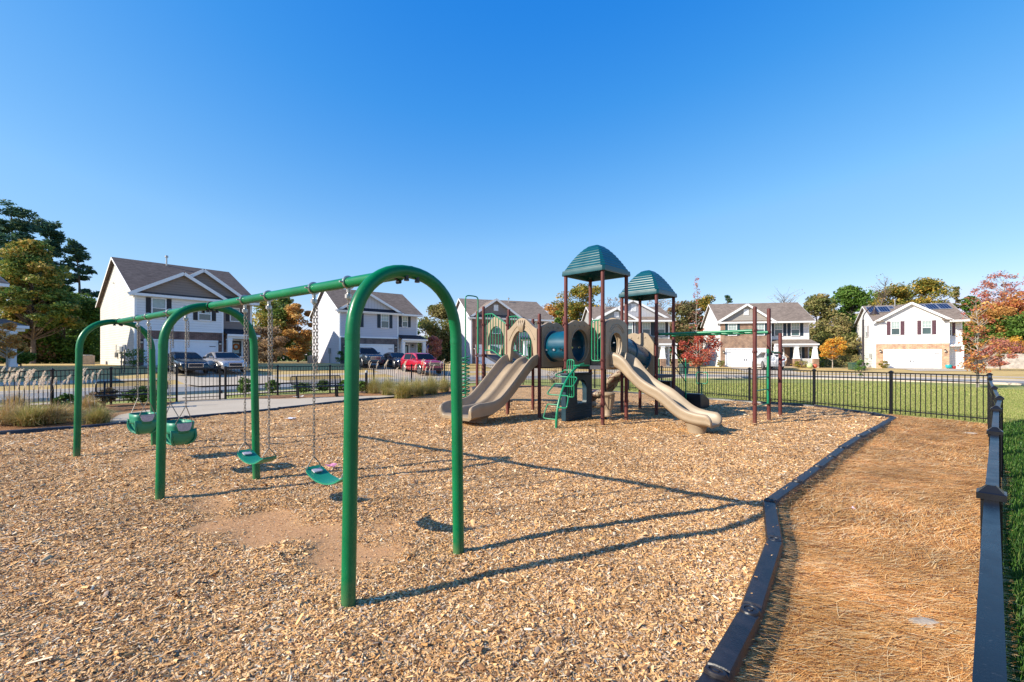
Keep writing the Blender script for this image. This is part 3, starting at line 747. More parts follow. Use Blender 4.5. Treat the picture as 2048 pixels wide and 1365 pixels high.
def hanger(parent, q, off):
    """pipe clamp with swivel hung on the beam"""
    mb = MB()
    up = Vector((0,0,1))
    ring = [q + AX*math.cos(t)*0.049 + up*math.sin(t)*0.049 for t in [2*math.pi*i/20 for i in range(20)]]
    mb.tube([p-off for p in ring], 0.011, 8, closed=True)
    mb.tube([q+BU*.012+AX*.05+up*.0-off, q+BU*.012+AX*.085-off], 0.008, 8)
    mb.tube([q-AX*.05-off, q-AX*.085-off], 0.008, 8)
    mb.tube([q-up*.05-off, q-up*.085-off], 0.017, 10)
    mb.lathe([(0.004,-.15),(.016,-.143),(.02,-.12),(.016,-.098),(.012,-.085)], q-off, 10)
    mb.box(q-up*.115-off, (.028,.05,.035), math.atan2(BU.y, BU.x))
    return mb.build('hanger', M['steel'], parent, smooth=True)

def swing(px_list, kind, label, zatt, group):
    ts = [beam_t(p) for p in px_list]
    q = [FO + BU*(BL*t) + Vector((0,0,ATOP)) for t in ts]
    c = (q[0]+q[1])/2; base = Vector((c.x, c.y, 0)); half = (q[1]-q[0]).length/2
    rt = empty('belt_swing' if kind == 'belt' else 'bucket_swing', base, 0, label, 'swing', group)
    for qq in q:
        hanger(rt, qq, base)
        sg = 1 if (qq-c).dot(BU) > 0 else -1
        top = qq-base-Vector((0,0,.15)); bot = Vector((qq.x-base.x, qq.y-base.y, zatt))
        if kind == 'belt': bot -= BU*sg*0.0
        mb = MB(); chain(mb, top, bot)
        L2 = 0.62 if kind == 'belt' else 0.34          # spare length looped back up to the hanger
        chain(mb, top+AX*.028, Vector((top.x, top.y, top.z-L2))+AX*.03)
        mb.build('chain', M['rust'], rt, smooth=True)
        w_ = MB()
        if kind == 'belt':
            b0 = bot
            w_.tube(smooth_path([b0+Vector((0,0,.0)), b0-AX*.035-Vector((0,0,.04)), b0-AX*.065-Vector((0,0,.10)), b0+AX*.0-Vector((0,0,.115)), b0+AX*.065-Vector((0,0,.10)), b0+AX*.035-Vector((0,0,.04)), b0], 4), .006, 6)
        else:
            for a in (-1, 1):
                w_.tube([bot, bot+AX*a*.10-BU*sg*(half*.22)-Vector((0,0,.245))], .0055, 6)
        w_.build('hanger_triangle', M['rust'], rt, smooth=True)
    if kind == 'belt':
        rings = []; n = 16
        for i in range(n+1):
            t = -1+2*i/n; sx = t*(half+.02)
            z = zatt-.10-.085*(1-abs(t)**2.2)
            wd = .088 if abs(t) < .85 else .088-.02*(abs(t)-.85)/.15
            c0 = BU*sx+Vector((0,0,z))
            rings.append([c0-AX*wd, c0-AX*wd*.5-Vector((0,0,.004)), c0+AX*wd*.5-Vector((0,0,.004)), c0+AX*wd, c0+AX*wd+Vector((0,0,.014)), c0-AX*wd+Vector((0,0,.014))])
        st = MB().loft(rings).build('seat', M['seat'], rt, smooth=True, ang=50)
        e0 = -BU*(half-.02) if ts[0] > ts[1] else BU*(half-.02)
        for a in (-1, 1):
            p_ = BU*(a*(half-.055))+Vector((0,0,zatt-.112))
            lb = MB(); lb.bar(p_-AX*.04-Vector((0,0,.003)), p_+AX*.04-Vector((0,0,.003)), .05, .012, up=(BU.x*a*-.35, BU.y*a*-.35, 1)); lb.build('warning_label', M['label'], st)
    else:
        zb = zatt-.24
        hw, hd = half*.76, .142; n = 40
        def ringpt(th, z, s=1.0):
            cx, sx = math.cos(th), math.sin(th)
            return BU*(hw*s*math.copysign(abs(cx)**.6, cx))+AX*(hd*s*math.copysign(abs(sx)**.6, sx))+Vector((0,0,z))
        # wide band all round, deep end panels under the chains joined by a saddle, leg holes on the two long sides
        mb = MB(); rows = [(.012,1.05),(-.04,1.03),(-.09,1.0),(-.135,.98)]
        mb.loft([[ringpt(2*math.pi*i/n, zb+z, s_) for i in range(n)] for z, s_ in rows], cap=False)
        pr = []; m_ = 28
        for i in range(m_+1):                      # saddle: down one end, under, up the other
            t = -1+2*i/m_; a = math.pi/2*t
            x = hw*.97*math.copysign(abs(math.sin(a))**.85, a); z = zb-.09-.215*abs(math.cos(a))**.75
            wd = lerp(.085, .15, abs(math.sin(a))**2)
            pr.append([BU*x+AX*(wd*k/4)+Vector((0,0,z+.012*abs(k/4)**2)) for k in range(-4, 5)])
        mb.loft(pr, cap=False, closed=False)
        for sg in (-1, 1):                         # crotch piece and two strap loops on each long side
            mb.loft([[AX*(sg*hd*lerp(.98,.35,t))+BU*(u*lerp(.055,.06,t))+Vector((0,0,zb-.10-.20*t**.7)) for u in (-1,-.5,0,.5,1)] for t in (0,.25,.5,.75,1)], cap=False, closed=False)
        sh = mb.build('bucket_seat', M['seat'], rt, smooth=True, ang=50)
        bm = bmesh.new(); bm.from_mesh(sh.data); bmesh.ops.remove_doubles(bm, verts=bm.verts, dist=.0005); bm.to_mesh(sh.data); bm.free()
        md = sh.modifiers.new('thick', 'SOLIDIFY'); md.thickness = .014; md.offset = 0
        for sg in (-1, 1):
            for e in (-1, 1):
                sp_ = smooth_path([BU*(hw*.96*e)+AX*(sg*hd*.96)+Vector((0,0,zb-.10)), BU*(hw*1.0*e)+AX*(sg*hd*.98)+Vector((0,0,zb-.19)), BU*(hw*.74*e)+AX*(sg*hd*.80)+Vector((0,0,zb-.265)), BU*(hw*.34*e)+AX*(sg*hd*.45)+Vector((0,0,zb-.30))], 5)
                MB().tube(sp_, .013, 8).build('leg_strap', M['seat'], sh, smooth=True)
            vs = []
            for i in range(9):
                u = -1+2*i/8; hgt = .085*math.sqrt(max(0.02, 1-u**4))
                for z in (zb+.005, zb-.015-hgt): vs.append(BU*(sg*(hw*1.045+.012))+AX*(u*.085)+Vector((0,0,z)))
            lb = MB().add(vs, [(2*i, 2*i+1, 2*i+3, 2*i+2) for i in range(8)])
            lo_ = lb.build('warning_label', M['label'], sh); md = lo_.modifiers.new('thick', 'SOLIDIFY'); md.thickness = .006
    return rt
swing((697,628), 'belt', 'green belt swing hanging nearest the camera, between the two front arches', .70, 'belt swings')
swing((538,490), 'belt', 'green belt swing hanging just in front of the middle arch', .68, 'belt swings')
swing((372,341), 'bucket', 'green toddler bucket swing hanging close behind the middle arch', .97, 'bucket swings')
swing((297,276), 'bucket', 'green toddler bucket swing nearest the far arch of the frame', .97, 'bucket swings')

# ---------------------------------------------------------------- border timbers
def timber_mesh(L=1.22):
    mb = MB(); w_, h = .065, .30
    prof = [(-w_,-.2),(-w_,.035),(-w_*.8,.058),(-w_*.4,.064),(w_*.4,.064),(w_*.8,.058),(w_,.035),(w_,-.2)]
    rings = []
    for x in (0.0, .015, .10, .11, L-.11, L-.10, L-.015, L):
        k = .9 if x in (0.0, L) else 1.0
        dz = -.010 if (x < .105 or x > L-.105) else 0
        rings.append([(x, a*k, b+dz) for a, b in prof])
    mb.loft(rings)
    mb.lathe([(.058,-.2),(.058,.055),(.05,.07),(.034,.072),(.032,.066),(.018,.066),(.016,.072),(.001,.072)], (0.02,0,0), 18, cap=False)
    return mb
t_proto = None
ORD = 'first second third fourth fifth sixth seventh eighth ninth tenth eleventh twelfth thirteenth fourteenth fifteenth sixteenth'.split()
def timbers(pts, label, group, zo=0.0):
    global t_proto
    cnt = 0
    for (x0,y0),(x1,y1) in zip(pts[:-1], pts[1:]):
        L = math.hypot(x1-x0, y1-y0); n = max(1, round(L/1.2)); a = math.atan2(y1-y0, x1-x0)
        for i in range(n):
            if t_proto is None:
                t_proto = timber_mesh().build('border_timber', M['timber'], smooth=True, ang=40); o = t_proto
            else:
                o = t_proto.copy(); COL.objects.link(o)
            o.location = (lerp(x0,x1,i/n), lerp(y0,y1,i/n), zo+rnd.uniform(-.012,.012)); o.rotation_euler = (0, rnd.uniform(-.006,.006), a)
            o.scale = (L/n/1.22*1.01, 1, 1)
            tag(o, label.replace('@', ORD[min(cnt, 15)]), 'edging', group); cnt += 1
timbers(KERB[1:3], 'black plastic edging block at the bottom edge, nearest the camera, beside the pine straw', 'edging block nearest the camera')
timbers(KERB[2:4], 'long black plastic edging block meeting the upright one below the round peg cap', 'second edging block')
timbers(KERB[3:5], 'black plastic edging block standing proud, round peg cap on its near end', 'edging block with the peg cap')
timbers(KERB[4:6], 'blue-black edging block running up to the sharp corner of the chip bed', 'edging block below the corner')
timbers(KERB[5:], '@ dark edging block from the sharp corner in the row back to the lawn fence', 'edging blocks between wood chips and pine straw')
timbers(CHIPL[:4], '@ dark edging block from the left along the grassy bed beside the swings', 'edging blocks at the left bed')
timbers(CHIPL[3:7], '@ dark edging block from the left between wood chips and concrete patio', 'edging blocks at the patio')
timbers(CHIPL[6:9], '@ dark edging block from the left behind the play structure', 'edging blocks behind the play structure')
timbers(CHIPL[8:], '@ dark edging block from the far end, under the lawn fence behind the slides', 'edging blocks under the lawn fence')

# ---------------------------------------------------------------- metal fences
def post_part(parent, x, y, z0, zt, wd=.063):
    mb = MB(); mb.box((x, y, (z0-.1+zt-.05)/2), (wd, wd, zt-.05-z0+.1), FANG[0]); p = mb.build('post', M['black'], parent)
    c = MB(); k = wd/2+.012
    def sq(h, z):
        cs, sn = math.cos(FANG[0]), math.sin(FANG[0])
        return [(x+a*h*cs-b*h*sn, y+a*h*sn+b*h*cs, z) for a, b in ((-1,-1),(1,-1),(1,1),(-1,1))]
    c.loft([sq(k, zt-.055), sq(k, zt-.03), sq(k*.82, zt-.026), sq(.012, zt)]); c.build('cap', M['black'], p)
FANG = [0.0]
def panel_part(parent, a, b, za, zb, ha, hb, name='panel', top=.04, rail2=.16):
    """pickets between three rails; z = ground, h = height of the top rail"""
    mb = MB(); d = Vector((b[0]-a[0], b[1]-a[1], 0)); L = d.length; u = d/L
    def at(t, h): return (lerp(a[0],b[0],t), lerp(a[1],b[1],t), lerp(za+h*ha, zb+h*hb, t))
    mb.bar(at(0,.99), at(1,.99), top, .032); mb.bar(at(0,1-rail2), at(1,1-rail2), .03, .026); mb.bar(at(0,.10), at(1,.10), .03, .026)
    n = max(2, round(L/.118))
    for i in range(1, n):
        t = i/n; mb.bar(at(t,.02), at(t,.985), .016, .016, up=(u.x,u.y,0))
    return mb.build(name, M['black'], parent)
def fence(label, pts, hs=None, top=.04):
    """pts: (x, y, ground z, top z)"""
    o0 = Vector((pts[0][0], pts[0][1], 0))
    f = empty('metal_fence', o0, 0, label, 'fence')
    q = [(p[0]-o0.x, p[1]-o0.y, p[2], p[3]) for p in pts]
    for i, p in enumerate(q):
        n_ = q[min(i+1, len(q)-1)]; b_ = q[max(i-1, 0)]; FANG[0] = math.atan2(n_[1]-b_[1], n_[0]-b_[0])
        post_part(f, p[0], p[1], p[2], p[3])
    for p, n_ in zip(q[:-1], q[1:]):
        panel_part(f, p, n_, p[2], n_[2], p[3]-p[2]-.06, n_[3]-n_[2]-.06, top=top)
    return f
def split(pts, step=2.35):
    out = []
    for p, n_ in zip(pts[:-1], pts[1:]):
        k = max(1, round(math.hypot(n_[0]-p[0], n_[1]-p[1])/step))
        out += [tuple(lerp(p[j], n_[j], i/k) for j in range(len(p))) for i in range(k)]
    return out+[pts[-1]]
ZT = [1.08,1.08,1.08,1.08,1.075,1.116,1.20,1.246]
fence('long black metal fence running away from the camera between pine straw and green lawn', [(x, y, float(gz(x-.1, y+.1)), ZT[i]) for i, (x, y) in enumerate(FENCE_R)], top=.043)
LAWN_F = [(11.65,11.1,0,1.246),(10.87,13.05,0,1.25),(10.07,15.17,0,1.25),(9.08,17.4,0,1.25),(8.09,19.7,0,1.25),(7.1,21.6,0,1.25),(6.0,23.4,0,1.25),(4.6,25.3,0,1.25),(3.0,27.2,0,1.25)]
fence('black metal fence in front of the lawn behind monkey bars and slides', LAWN_F, top=.03)
fence('black metal fence behind the bench, the grasses and the far end of the chips', split([(-11.30,17.95,0,1.3),(-10.3,20.0,0,1.3),(-8.56,21.4,0,1.3),(-3.93,26.5,0,1.27),(0.7,28.5,0,1.25),(3.0,27.2,0,1.25)]), top=.03)
fence('black metal fence left of the gate, behind tall pale plumes', split([(-15.2,9.8,0,1.25),(-14.7,12.5,0,1.27),(-14.1,16.0,0,1.3),(-12.45,16.9,0,1.32)]), top=.03)
g0, g1 = (-12.36,16.98), (-11.37,17.88)
gt = empty('metal_gate', (g0[0], g0[1], 0), 0, 'black metal gate standing closed at the patio path, double post on its right', 'gate')
panel_part(gt, (0.04,0.035), (g1[0]-g0[0]-.05, g1[1]-g0[1]-.045), 0, 0, 1.2, 1.2, 'gate_panel', top=.03)
FANG[0] = math.atan2(g1[1]-g0[1], g1[0]-g0[0])
post_part(gt, g1[0]-g0[0]-.07, g1[1]-g0[1]-.06, .03, 1.33)
mb = MB(); mb.box((g1[0]-g0[0]-.03, g1[1]-g0[1]-.03, .28), (.08,.06,.12), FANG[0]); mb.box((g1[0]-g0[0]-.03, g1[1]-g0[1]-.03, 1.02), (.08,.06,.14), FANG[0]); mb.build('latch', M['blackplastic'], gt)

# ---------------------------------------------------------------- play structure (x along one side of the towers, y along the other)
PS = empty('play_structure', (2.17, 10.89, 0), R(46), 'large play structure with two teal roofs, tan slides, tubes, climbers and monkey bars', 'play structure')
def post(x, y, zt, collars=()):
    mb = MB(); r_ = .047
    mb.lathe([(r_,-.15),(r_,zt-.03),(r_*.97,zt-.012),(r_*.75,zt),(r_*.3,zt+.006),(.002,zt+.007)], (x,y,0), 18)
    p = mb.build('post', M['maroon'], PS, smooth=True, ang=50)
    for z in collars:
        c = MB(); c.lathe([(r_,-.03),(r_+.012,-.028),(r_+.012,.028),(r_,.03)], (x,y,z), 18, cap=False)
        c.box((x+r_+.018, y, z), (.03,.03,.03)); c.box((x-r_-.018, y, z), (.03,.03,.03))
        c.build('collar', M['maroon'], p, smooth=True)
D1, DR, DQ, DS = 1.42, 1.42, 1.12, 1.72
for x, y in ((0,0),(1.1,0),(0,1.1),(1.1,1.1)): post(x, y, 3.74, (.5, 1.35, 1.56, 2.5))
for x, y in ((2.76,0),(3.86,0),(2.76,1.1),(3.86,1.1)): post(x, y, 3.46, (1.08, 2.0, 2.32))
for x, y in ((0,1.99),(1.1,1.99),(0,3.19),(1.1,3.19)): post(x, y, 2.8, (1.4, 2.56))
for x, y in ((0,4.22),(1.1,4.22),(.77,5.37)): post(x, y, 3.17, (1.7, 2.62))
post(2.7, -2.57, 2.85, (2.28, 1.76, .5)); post(3.88, -2.57, 2.9, (2.28, 1.76, .5)); post(4.98, -2.57, 2.3, (1.76,))
def deck(x0, x1, y0, y1, z, name='deck'):
    mb = MB(); mb.b2(x0-.02, x1+.02, y0-.02, y1+.02, z-.012, z)
    for a in (x0, x1): mb.b2(a-.02, a+.02, y0, y1, z-.09, z-.013)
    for a in (y0, y1): mb.b2(x0, x1, a-.022, a+.022, z-.088, z-.014)
    return mb.build(name, M['deck'], PS)
deck(.0,1.1,.0,1.1,D1); deck(0,1.1,1.99,3.19,DR); deck(2.76,3.86,0,1.1,DQ); MB().prism([(-.02,4.2),(1.12,4.2),(1.12,5.39),(.75,5.39)], lambda a,b,c: (a,b,c), DS-.08, DS).build('deck', M['deck'], PS)
# roofs: ribbed four-sided domes
def roof(cx, cy, z0, z1, hs=.64):
    rings = []; H = z1-z0-.12
    def sq(s, z, ch):
        c = min(ch, s*.6)
        return [(cx+a, cy+b, z) for a, b in ((-s+c,-s),(s-c,-s),(s,-s+c),(s,s-c),(s-c,s),(-s+c,s),(-s,s-c),(-s,-s+c))]
    rings.append(sq(hs-.03, z0+.005, .05)); rings.append(sq(hs, z0, .05)); rings.append(sq(hs+.005, z0+.03, .05)); rings.append(sq(hs-.005, z0+.115, .05))
    n = 70
    for i in range(n+1):
        t = i/n; s = (hs-.09)*(1-t)**.66+.06
        s += .014*abs(math.sin(math.pi*9*t))**.6 if t < .97 else 0
        rings.append(sq(s, z0+.12+H*(t**1.0), .07*(1-t)+.015))
    mb = MB(); mb.loft(rings, cap=False)
    top = rings[-1]; mb.add(top, [tuple(range(8))])
    # underside
    und = [sq(hs-.03, z0+.005, .05), sq(hs-.05, z0+.12, .05), sq(.3, z0+H*.62, .04), sq(.05, z0+H*.9, .01)]
    mb.loft(und, cap=False)
    return mb.build('roof', M['tealroof'], PS, smooth=True, ang=28)
roof(.55, .55, 3.70, 4.49); roof(3.31, .55, 3.42, 4.23)

# tan panels
def ell(cx, cy, rx, ry, n=40): return [(cx+rx*math.cos(2*math.pi*i/n), cy+ry*math.sin(2*math.pi*i/n)) for i in range(n)]
def scallop(x0, x1, z0, z1, bumps=2):
    """outline with a wavy crown: shoulders, then bumps"""
    o = [(x0,z0),(x1,z0),(x1,z1-.16)]; W = x1-x0
    for i in range(1, 25):
        t = 1-i/25
        if bumps == 1: h = .16*math.sin(math.pi*t)**1.3
        else:
            h = .09*math.sin(math.pi*t)**.8+.075*abs(math.sin(math.pi*bumps*t))**.8*math.sin(math.pi*t)
        o.append((x0+W*t, z1-.16+h))
    o.append((x0, z1-.16)); return o
def plate(outline, hole, axis, at, t=.09, name='panel', mat=None, extra=None, knobs=()):
    fn = (lambda a,b,c: (a,c,b)) if axis == 'y' else (lambda a,b,c: (c,a,b))
    mb = MB()
    if hole: mb.panel(outline, hole, fn, at-t/2, at+t/2)
    else: mb.prism(outline, fn, at-t/2, at+t/2)
    if hole:                      # raised lip round the opening
        pts = [Vector(fn(a,b,at-t/2)) for a,b in hole]; mb.tube(pts, .022, 8, closed=True)
        pts = [Vector(fn(a,b,at+t/2)) for a,b in hole]; mb.tube(pts, .022, 8, closed=True)
    for kx, kz, kr in knobs:
        for sg in (-1, 1):
            c = Vector(fn(kx,kz,at+sg*t/2)); e = Vector(fn(kx,kz,at+sg*(t/2+.02)))
            mb.tube([c, lerp(c,e,.6), e], [kr, kr*.85, kr*.4], 14)
    if extra: extra(mb, fn, at, t)
    return mb.build(name, mat or M['tan'], PS, smooth=True, bevel=.012, ang=40)
kn = lambda x0, x1, z: [(x0+(x1-x0)*f_, z, .028) for f_ in (.28,.5,.72)]
plate(scallop(.06,1.04,1.36,2.62), ell(.55,1.93,.40,.44), 'y', 1.99, knobs=kn(.06,1.04,2.46))          # landing end of first tube
plate(scallop(.06,1.04,1.36,2.62), ell(.55,1.93,.40,.44), 'y', 1.10, knobs=kn(.06,1.04,2.46))
plate(scallop(.06,1.04,1.36,2.68), ell(.55,1.92,.40,.44), 'x', 1.10, knobs=kn(.06,1.04,2.5))           # start of second tube
plate(scallop(.06,1.04,1.06,2.36), ell(.55,1.56,.40,.44), 'x', 2.76, knobs=kn(.06,1.04,2.2))
plate(scallop(2.82,3.80,1.06,2.36), ell(3.31,1.7,.30,.34), 'y', 1.10, knobs=kn(2.82,3.80,2.2))            # head of the tan climber
# slide entrance with an oval opening and an arched crown
o_ = [(.05,1.33),(1.05,1.33),(1.05,2.38)]+[(.55+.5*math.cos(t), 2.38+.19*math.sin(t)**.8) for t in [math.pi*i/20 for i in range(1,20)]]+[(.05,2.38)]
def crown(mb, fn, at, t):
    for r1 in (.30,.36):
        pts = [Vector(fn(.55+r1*math.cos(a), 2.12+r1*.9*math.sin(a), at-t/2)) for a in [math.pi*(.12+.76*i/16) for i in range(17)]]
        mb.tube(pts, .014, 6)
def egg(cx, z0, z1, w_):
    out = []
    for i in range(40):
        a = 2*math.pi*i/40; k = 1+.18*math.sin(a)
        out.append((cx+w_*math.cos(a)*k*.9, (z0+z1)/2+(z1-z0)/2*math.sin(a)))
    return out
plate(o_, egg(.5,1.50,2.24,.30), 'y', 0.0, t=.12, extra=crown, name='slide_panel')
# big tan arch over the double slide (front left), with a shell fluting on the crown
def arch_outline(y0, y1, z0, zs, za, ow, oz):
    W = y1-y0; c = (y0+y1)/2
    out = [(y0,z0),(y0+.10,z0)]
    for i in range(21):
        t = math.pi*(1-i/20); out.append((c+ow*math.cos(t), oz+(za-.33-oz)*math.sin(t)))
    out += [(y1-.10,z0),(y1,z0),(y1,zs)]
    for i in range(1, 20):
        t = 1-i/20; out.append((y0+W*t, zs+(za-zs)*(math.sin(math.pi*t)**1.6)))
    out.append((y0,zs)); return out
def flutes(mb, fn, at, t):
    for k in (-1, -.33, .33, 1):
        pts = [Vector(fn(2.59+k*.045*(1+1.6*s), 2.32+.34*s, at-t/2-.004-.028*math.sin(math.pi*s))) for s in [i/8 for i in range(9)]]
        mb.tube(pts, [.012+.026*math.sin(math.pi*i/8) for i in range(9)], 8)
    for sg in (-1, 1):
        pts = [Vector(fn(2.59+sg*(.12+.36*s), 2.52-.16*s-.25*s*s, at-t/2)) for s in [i/8 for i in range(9)]]
        mb.tube(pts, .016, 6)
plate(arch_outline(2.03,3.15,1.52,2.40,2.72,.42,1.78), None, 'x', 0.0, t=.12, extra=flutes, name='arch_panel')
plate(arch_outline(4.27,5.27,1.72,2.70,2.98,.40,2.02), None, 'x', 1.10, t=.10, name='arch_panel')
# navy play-house panel under the tall tower
pan = MB()
win = [(.40,.42),(.82,.42),(.82,.80)]+[(.61+.21*math.cos(a), .80+.24*math.sin(a)) for a in [math.pi*i/14 for i in range(1,14)]]+[(.40,.80)]
pan.panel([(-.10,.0),(1.06,.0),(1.06,1.16),(-.10,1.16)], win, lambda a,b,c: (a,c,b), 1.10-.07, 1.10+.07)
for i in range(6): pan.b2(-.10, 1.06, 1.02, 1.032, .06+.06*i, .10+.06*i)
ph = pan.build('playhouse_panel', M['house_teal'], PS, bevel=.012)
MB().b2(-.34, -.10, .98, 1.26, .88, .94).build('counter', M['house_teal'], ph, bevel=.015)
MB().b2(-.075, 1.05, .99, 1.22, 1.16, 1.22).build('ledge', M['house_teal'], ph, bevel=.015)

# crawl tubes with round port holes
def crawl(p, q, r_, holes, name='crawl_tube', ribs=()):
    p, q = Vector(p), Vector(q); d = (q-p); L = d.length; a = d.normalized()
    s = a.cross(Vector((0,0,1))).normalized(); u = s.cross(a)
    NT, NS = 36, max(6, round(L/.125)); mb = MB()
    def pt(th, t, rr=r_): return p + a*(t*L) + (s*math.cos(th)+u*math.sin(th))*rr
    for j in range(NS):
        for i in range(NT):
            t0, t1 = j/NS, (j+1)/NS; h0, h1 = 2*math.pi*i/NT, 2*math.pi*(i+1)/NT
            cs = [(h0,t0),((h0+h1)/2,t0),(h1,t0),(h1,(t0+t1)/2),(h1,t1),((h0+h1)/2,t1),(h0,t1),(h0,(t0+t1)/2)]
            if (i, j) in holes:
                hc, tc = (h0+h1)/2, (t0+t1)/2; k = .80
                cir = []
                for c_ in cs:
                    an = math.atan2((c_[1]-tc)*NS, (c_[0]-hc)*NT/(2*math.pi)); cir.append((hc+.5*k*math.cos(an)*2*math.pi/NT, tc+.5*k*math.sin(an)/NS))
                vs = [pt(*c_) for c_ in cs]+[pt(*c_) for c_ in cir]
                mb.add(vs, [(e, (e+1)%8, 8+(e+1)%8, 8+e) for e in range(8)])
            else:
                mb.add([pt(h0,t0), pt(h1,t0), pt(h1,t1), pt(h0,t1)], [(0,1,2,3)])
    o = mb.build(name, M['tube'], PS)
    bm = bmesh.new(); bm.from_mesh(o.data); bmesh.ops.remove_doubles(bm, verts=bm.verts, dist=.0005); bmesh.ops.recalc_face_normals(bm, faces=bm.faces); bm.to_mesh(o.data); bm.free()
    o.data.shade_smooth(); o.data.set_sharp_from_angle(angle=R(50))
    md = o.modifiers.new('thick', 'SOLIDIFY'); md.thickness = .016; md.offset = -1
    for t in ribs:
        rg = MB(); rg.tube([pt(2*math.pi*i/36, t, r_+.006) for i in range(36)], .02, 8, closed=True); rg.build('rib', M['tube'], o, smooth=True)
    return o
hol = {(i, j) for i in (0, 1, 17, 18) for j in (1, 3, 5)}
crawl((.55,1.145,1.93), (.55,1.945,1.93), .405, {(i, j) for i in (19,35,8,28) for j in (1,3,5)}, ribs=(.03,.97))
crawl((1.145,.55,1.92), (2.715,.55,1.56), .405, {(i, j) for i in (19,3,32,13) for j in (2,5,9,11)}, ribs=(.03,.5,.97))

# slides
def slide(path, section, name, scale=None):
    """path: list of (centre, side vector, up vector, height factor); section: closed loop of (across, up)"""
    rings = []
    for c, sd, up, k in path:
        rings.append([Vector(c)+Vector(sd)*a+Vector(up)*(b*k if b > 0 else b) for a, b in section])
    return MB().loft(rings).build(name, M['tan'], PS, smooth=True, ang=50)
SEC1 = [(-.335,.12),(-.345,.17),(-.325,.215),(-.295,.225),(-.268,.205),(-.25,.15),(-.225,.045),(-.17,.004),(0,0),(.17,.004),(.225,.045),(.25,.15),(.268,.205),(.295,.225),(.325,.215),(.345,.17),(.335,.12),(.32,.05),(.325,.03),(.30,-.02),(.2,-.07),(-.2,-.07),(-.30,-.02),(-.325,.03),(-.32,.05)]
prof = [(-.10,1.43),(.12,1.43),(.30,1.37),(.55,1.16),(.80,.95),(1.05,.81),(1.28,.71),(1.50,.56),(1.75,.38),(1.98,.275),(2.2,.235),(2.45,.225),(2.55,.20)]
pp = smooth_path([(0, -s*.955, z) for s, z in prof], 5)
def frames(pts, hk, side=(1,0,0)):
    out = []
    for i, p in enumerate(pts):
        t = (pts[min(i+1,len(pts)-1)]-pts[max(i-1,0)]).normalized(); sd = Vector(side); up = sd.cross(t).normalized()
        if up.z < 0: up = -up
        out.append((p, sd, up, hk(i/(len(pts)-1))))
    return out
hk1 = lambda t: pl([(0,1.5),(.12,1.35),(.25,1.0),(.8,1.0),(.92,.9),(.985,.35),(1,.15)], t)
sl = slide([(Vector((.55,0,0))+p, sd, up, k) for p, sd, up, k in frames(pp, hk1)], SEC1, 'wave_slide')
ft = MB(); ft.loft([[(.55+.19*math.cos(a)*k, -2.03+.2*math.sin(a)*k, z) for a in [2*math.pi*i/20 for i in range(20)]] for z, k in ((-.05,.95),(.02,.95),(.10,1.0),(.22,1.25))]); ft.build('slide_foot', M['tan'], sl, smooth=True)
lip = MB(); lip.b2(.22, .88, -.16, -.04, 1.36, 1.42); lip.build('slide_mount', M['tan'], sl, bevel=.02)
SEC2 = [(-.60,.12),(-.615,.19),(-.59,.245),(-.55,.25),(-.525,.21),(-.505,.12),(-.47,.03),(-.42,.0),(-.14,.0),(-.09,.03),(-.055,.13),(-.03,.17),(0,.18),(.03,.17),(.055,.13),(.09,.03),(.14,0),(.42,0),(.47,.03),(.505,.12),(.525,.21),(.55,.25),(.59,.245),(.615,.19),(.60,.12),(.58,-.02),(.48,-.075),(-.48,-.075),(-.58,-.02)]
prof = [(-.08,1.44),(.06,1.44),(.22,1.36),(.55,1.08),(.90,.77),(1.25,.49),(1.5,.35),(1.72,.27),(2.0,.235),(2.3,.225),(2.42,.195)]
pp = smooth_path([(-s, 0, z) for s, z in prof], 5)
hk2 = lambda t: pl([(0,1.3),(.1,1.05),(.55,.95),(.72,1.15),(.85,1.2),(.95,.9),(.985,.45),(1,.15)], t)
fr2 = [(Vector((0,2.59,0))+p, sd, up, k) for p, sd, up, k in frames(pp, hk2, (0,1,0))]
sl2 = slide(fr2, SEC2, 'double_slide')
ft = MB(); ft.loft([[(-1.75+.2*math.cos(a)*k, 2.59+.40*math.sin(a)*k, z) for a in [2*math.pi*i/20 for i in range(20)]] for z, k in ((-.05,.9),(.03,.9),(.12,1.0),(.24,1.2))]); ft.build('slide_foot', M['tan'], sl2, smooth=True)
# curved slide leaving the far deck
ctr = smooth_path([(1.0,4.78,1.74),(1.4,4.78,1.66),(1.9,4.82,1.35),(2.4,5.05,1.02),(2.75,5.5,.72),(2.75,6.0,.50),(2.45,6.35,.34),(2.0,6.4,.27),(1.6,6.2,.25)], 5)
pth = []
for i, p in enumerate(ctr):
    t = (ctr[min(i+1,len(ctr)-1)]-ctr[max(i-1,0)]).normalized(); sd = t.cross(Vector((0,0,1))).normalized(); pth.append((p, sd, sd.cross(t).normalized(), 1.35))
slide(pth, SEC1, 'curved_slide')

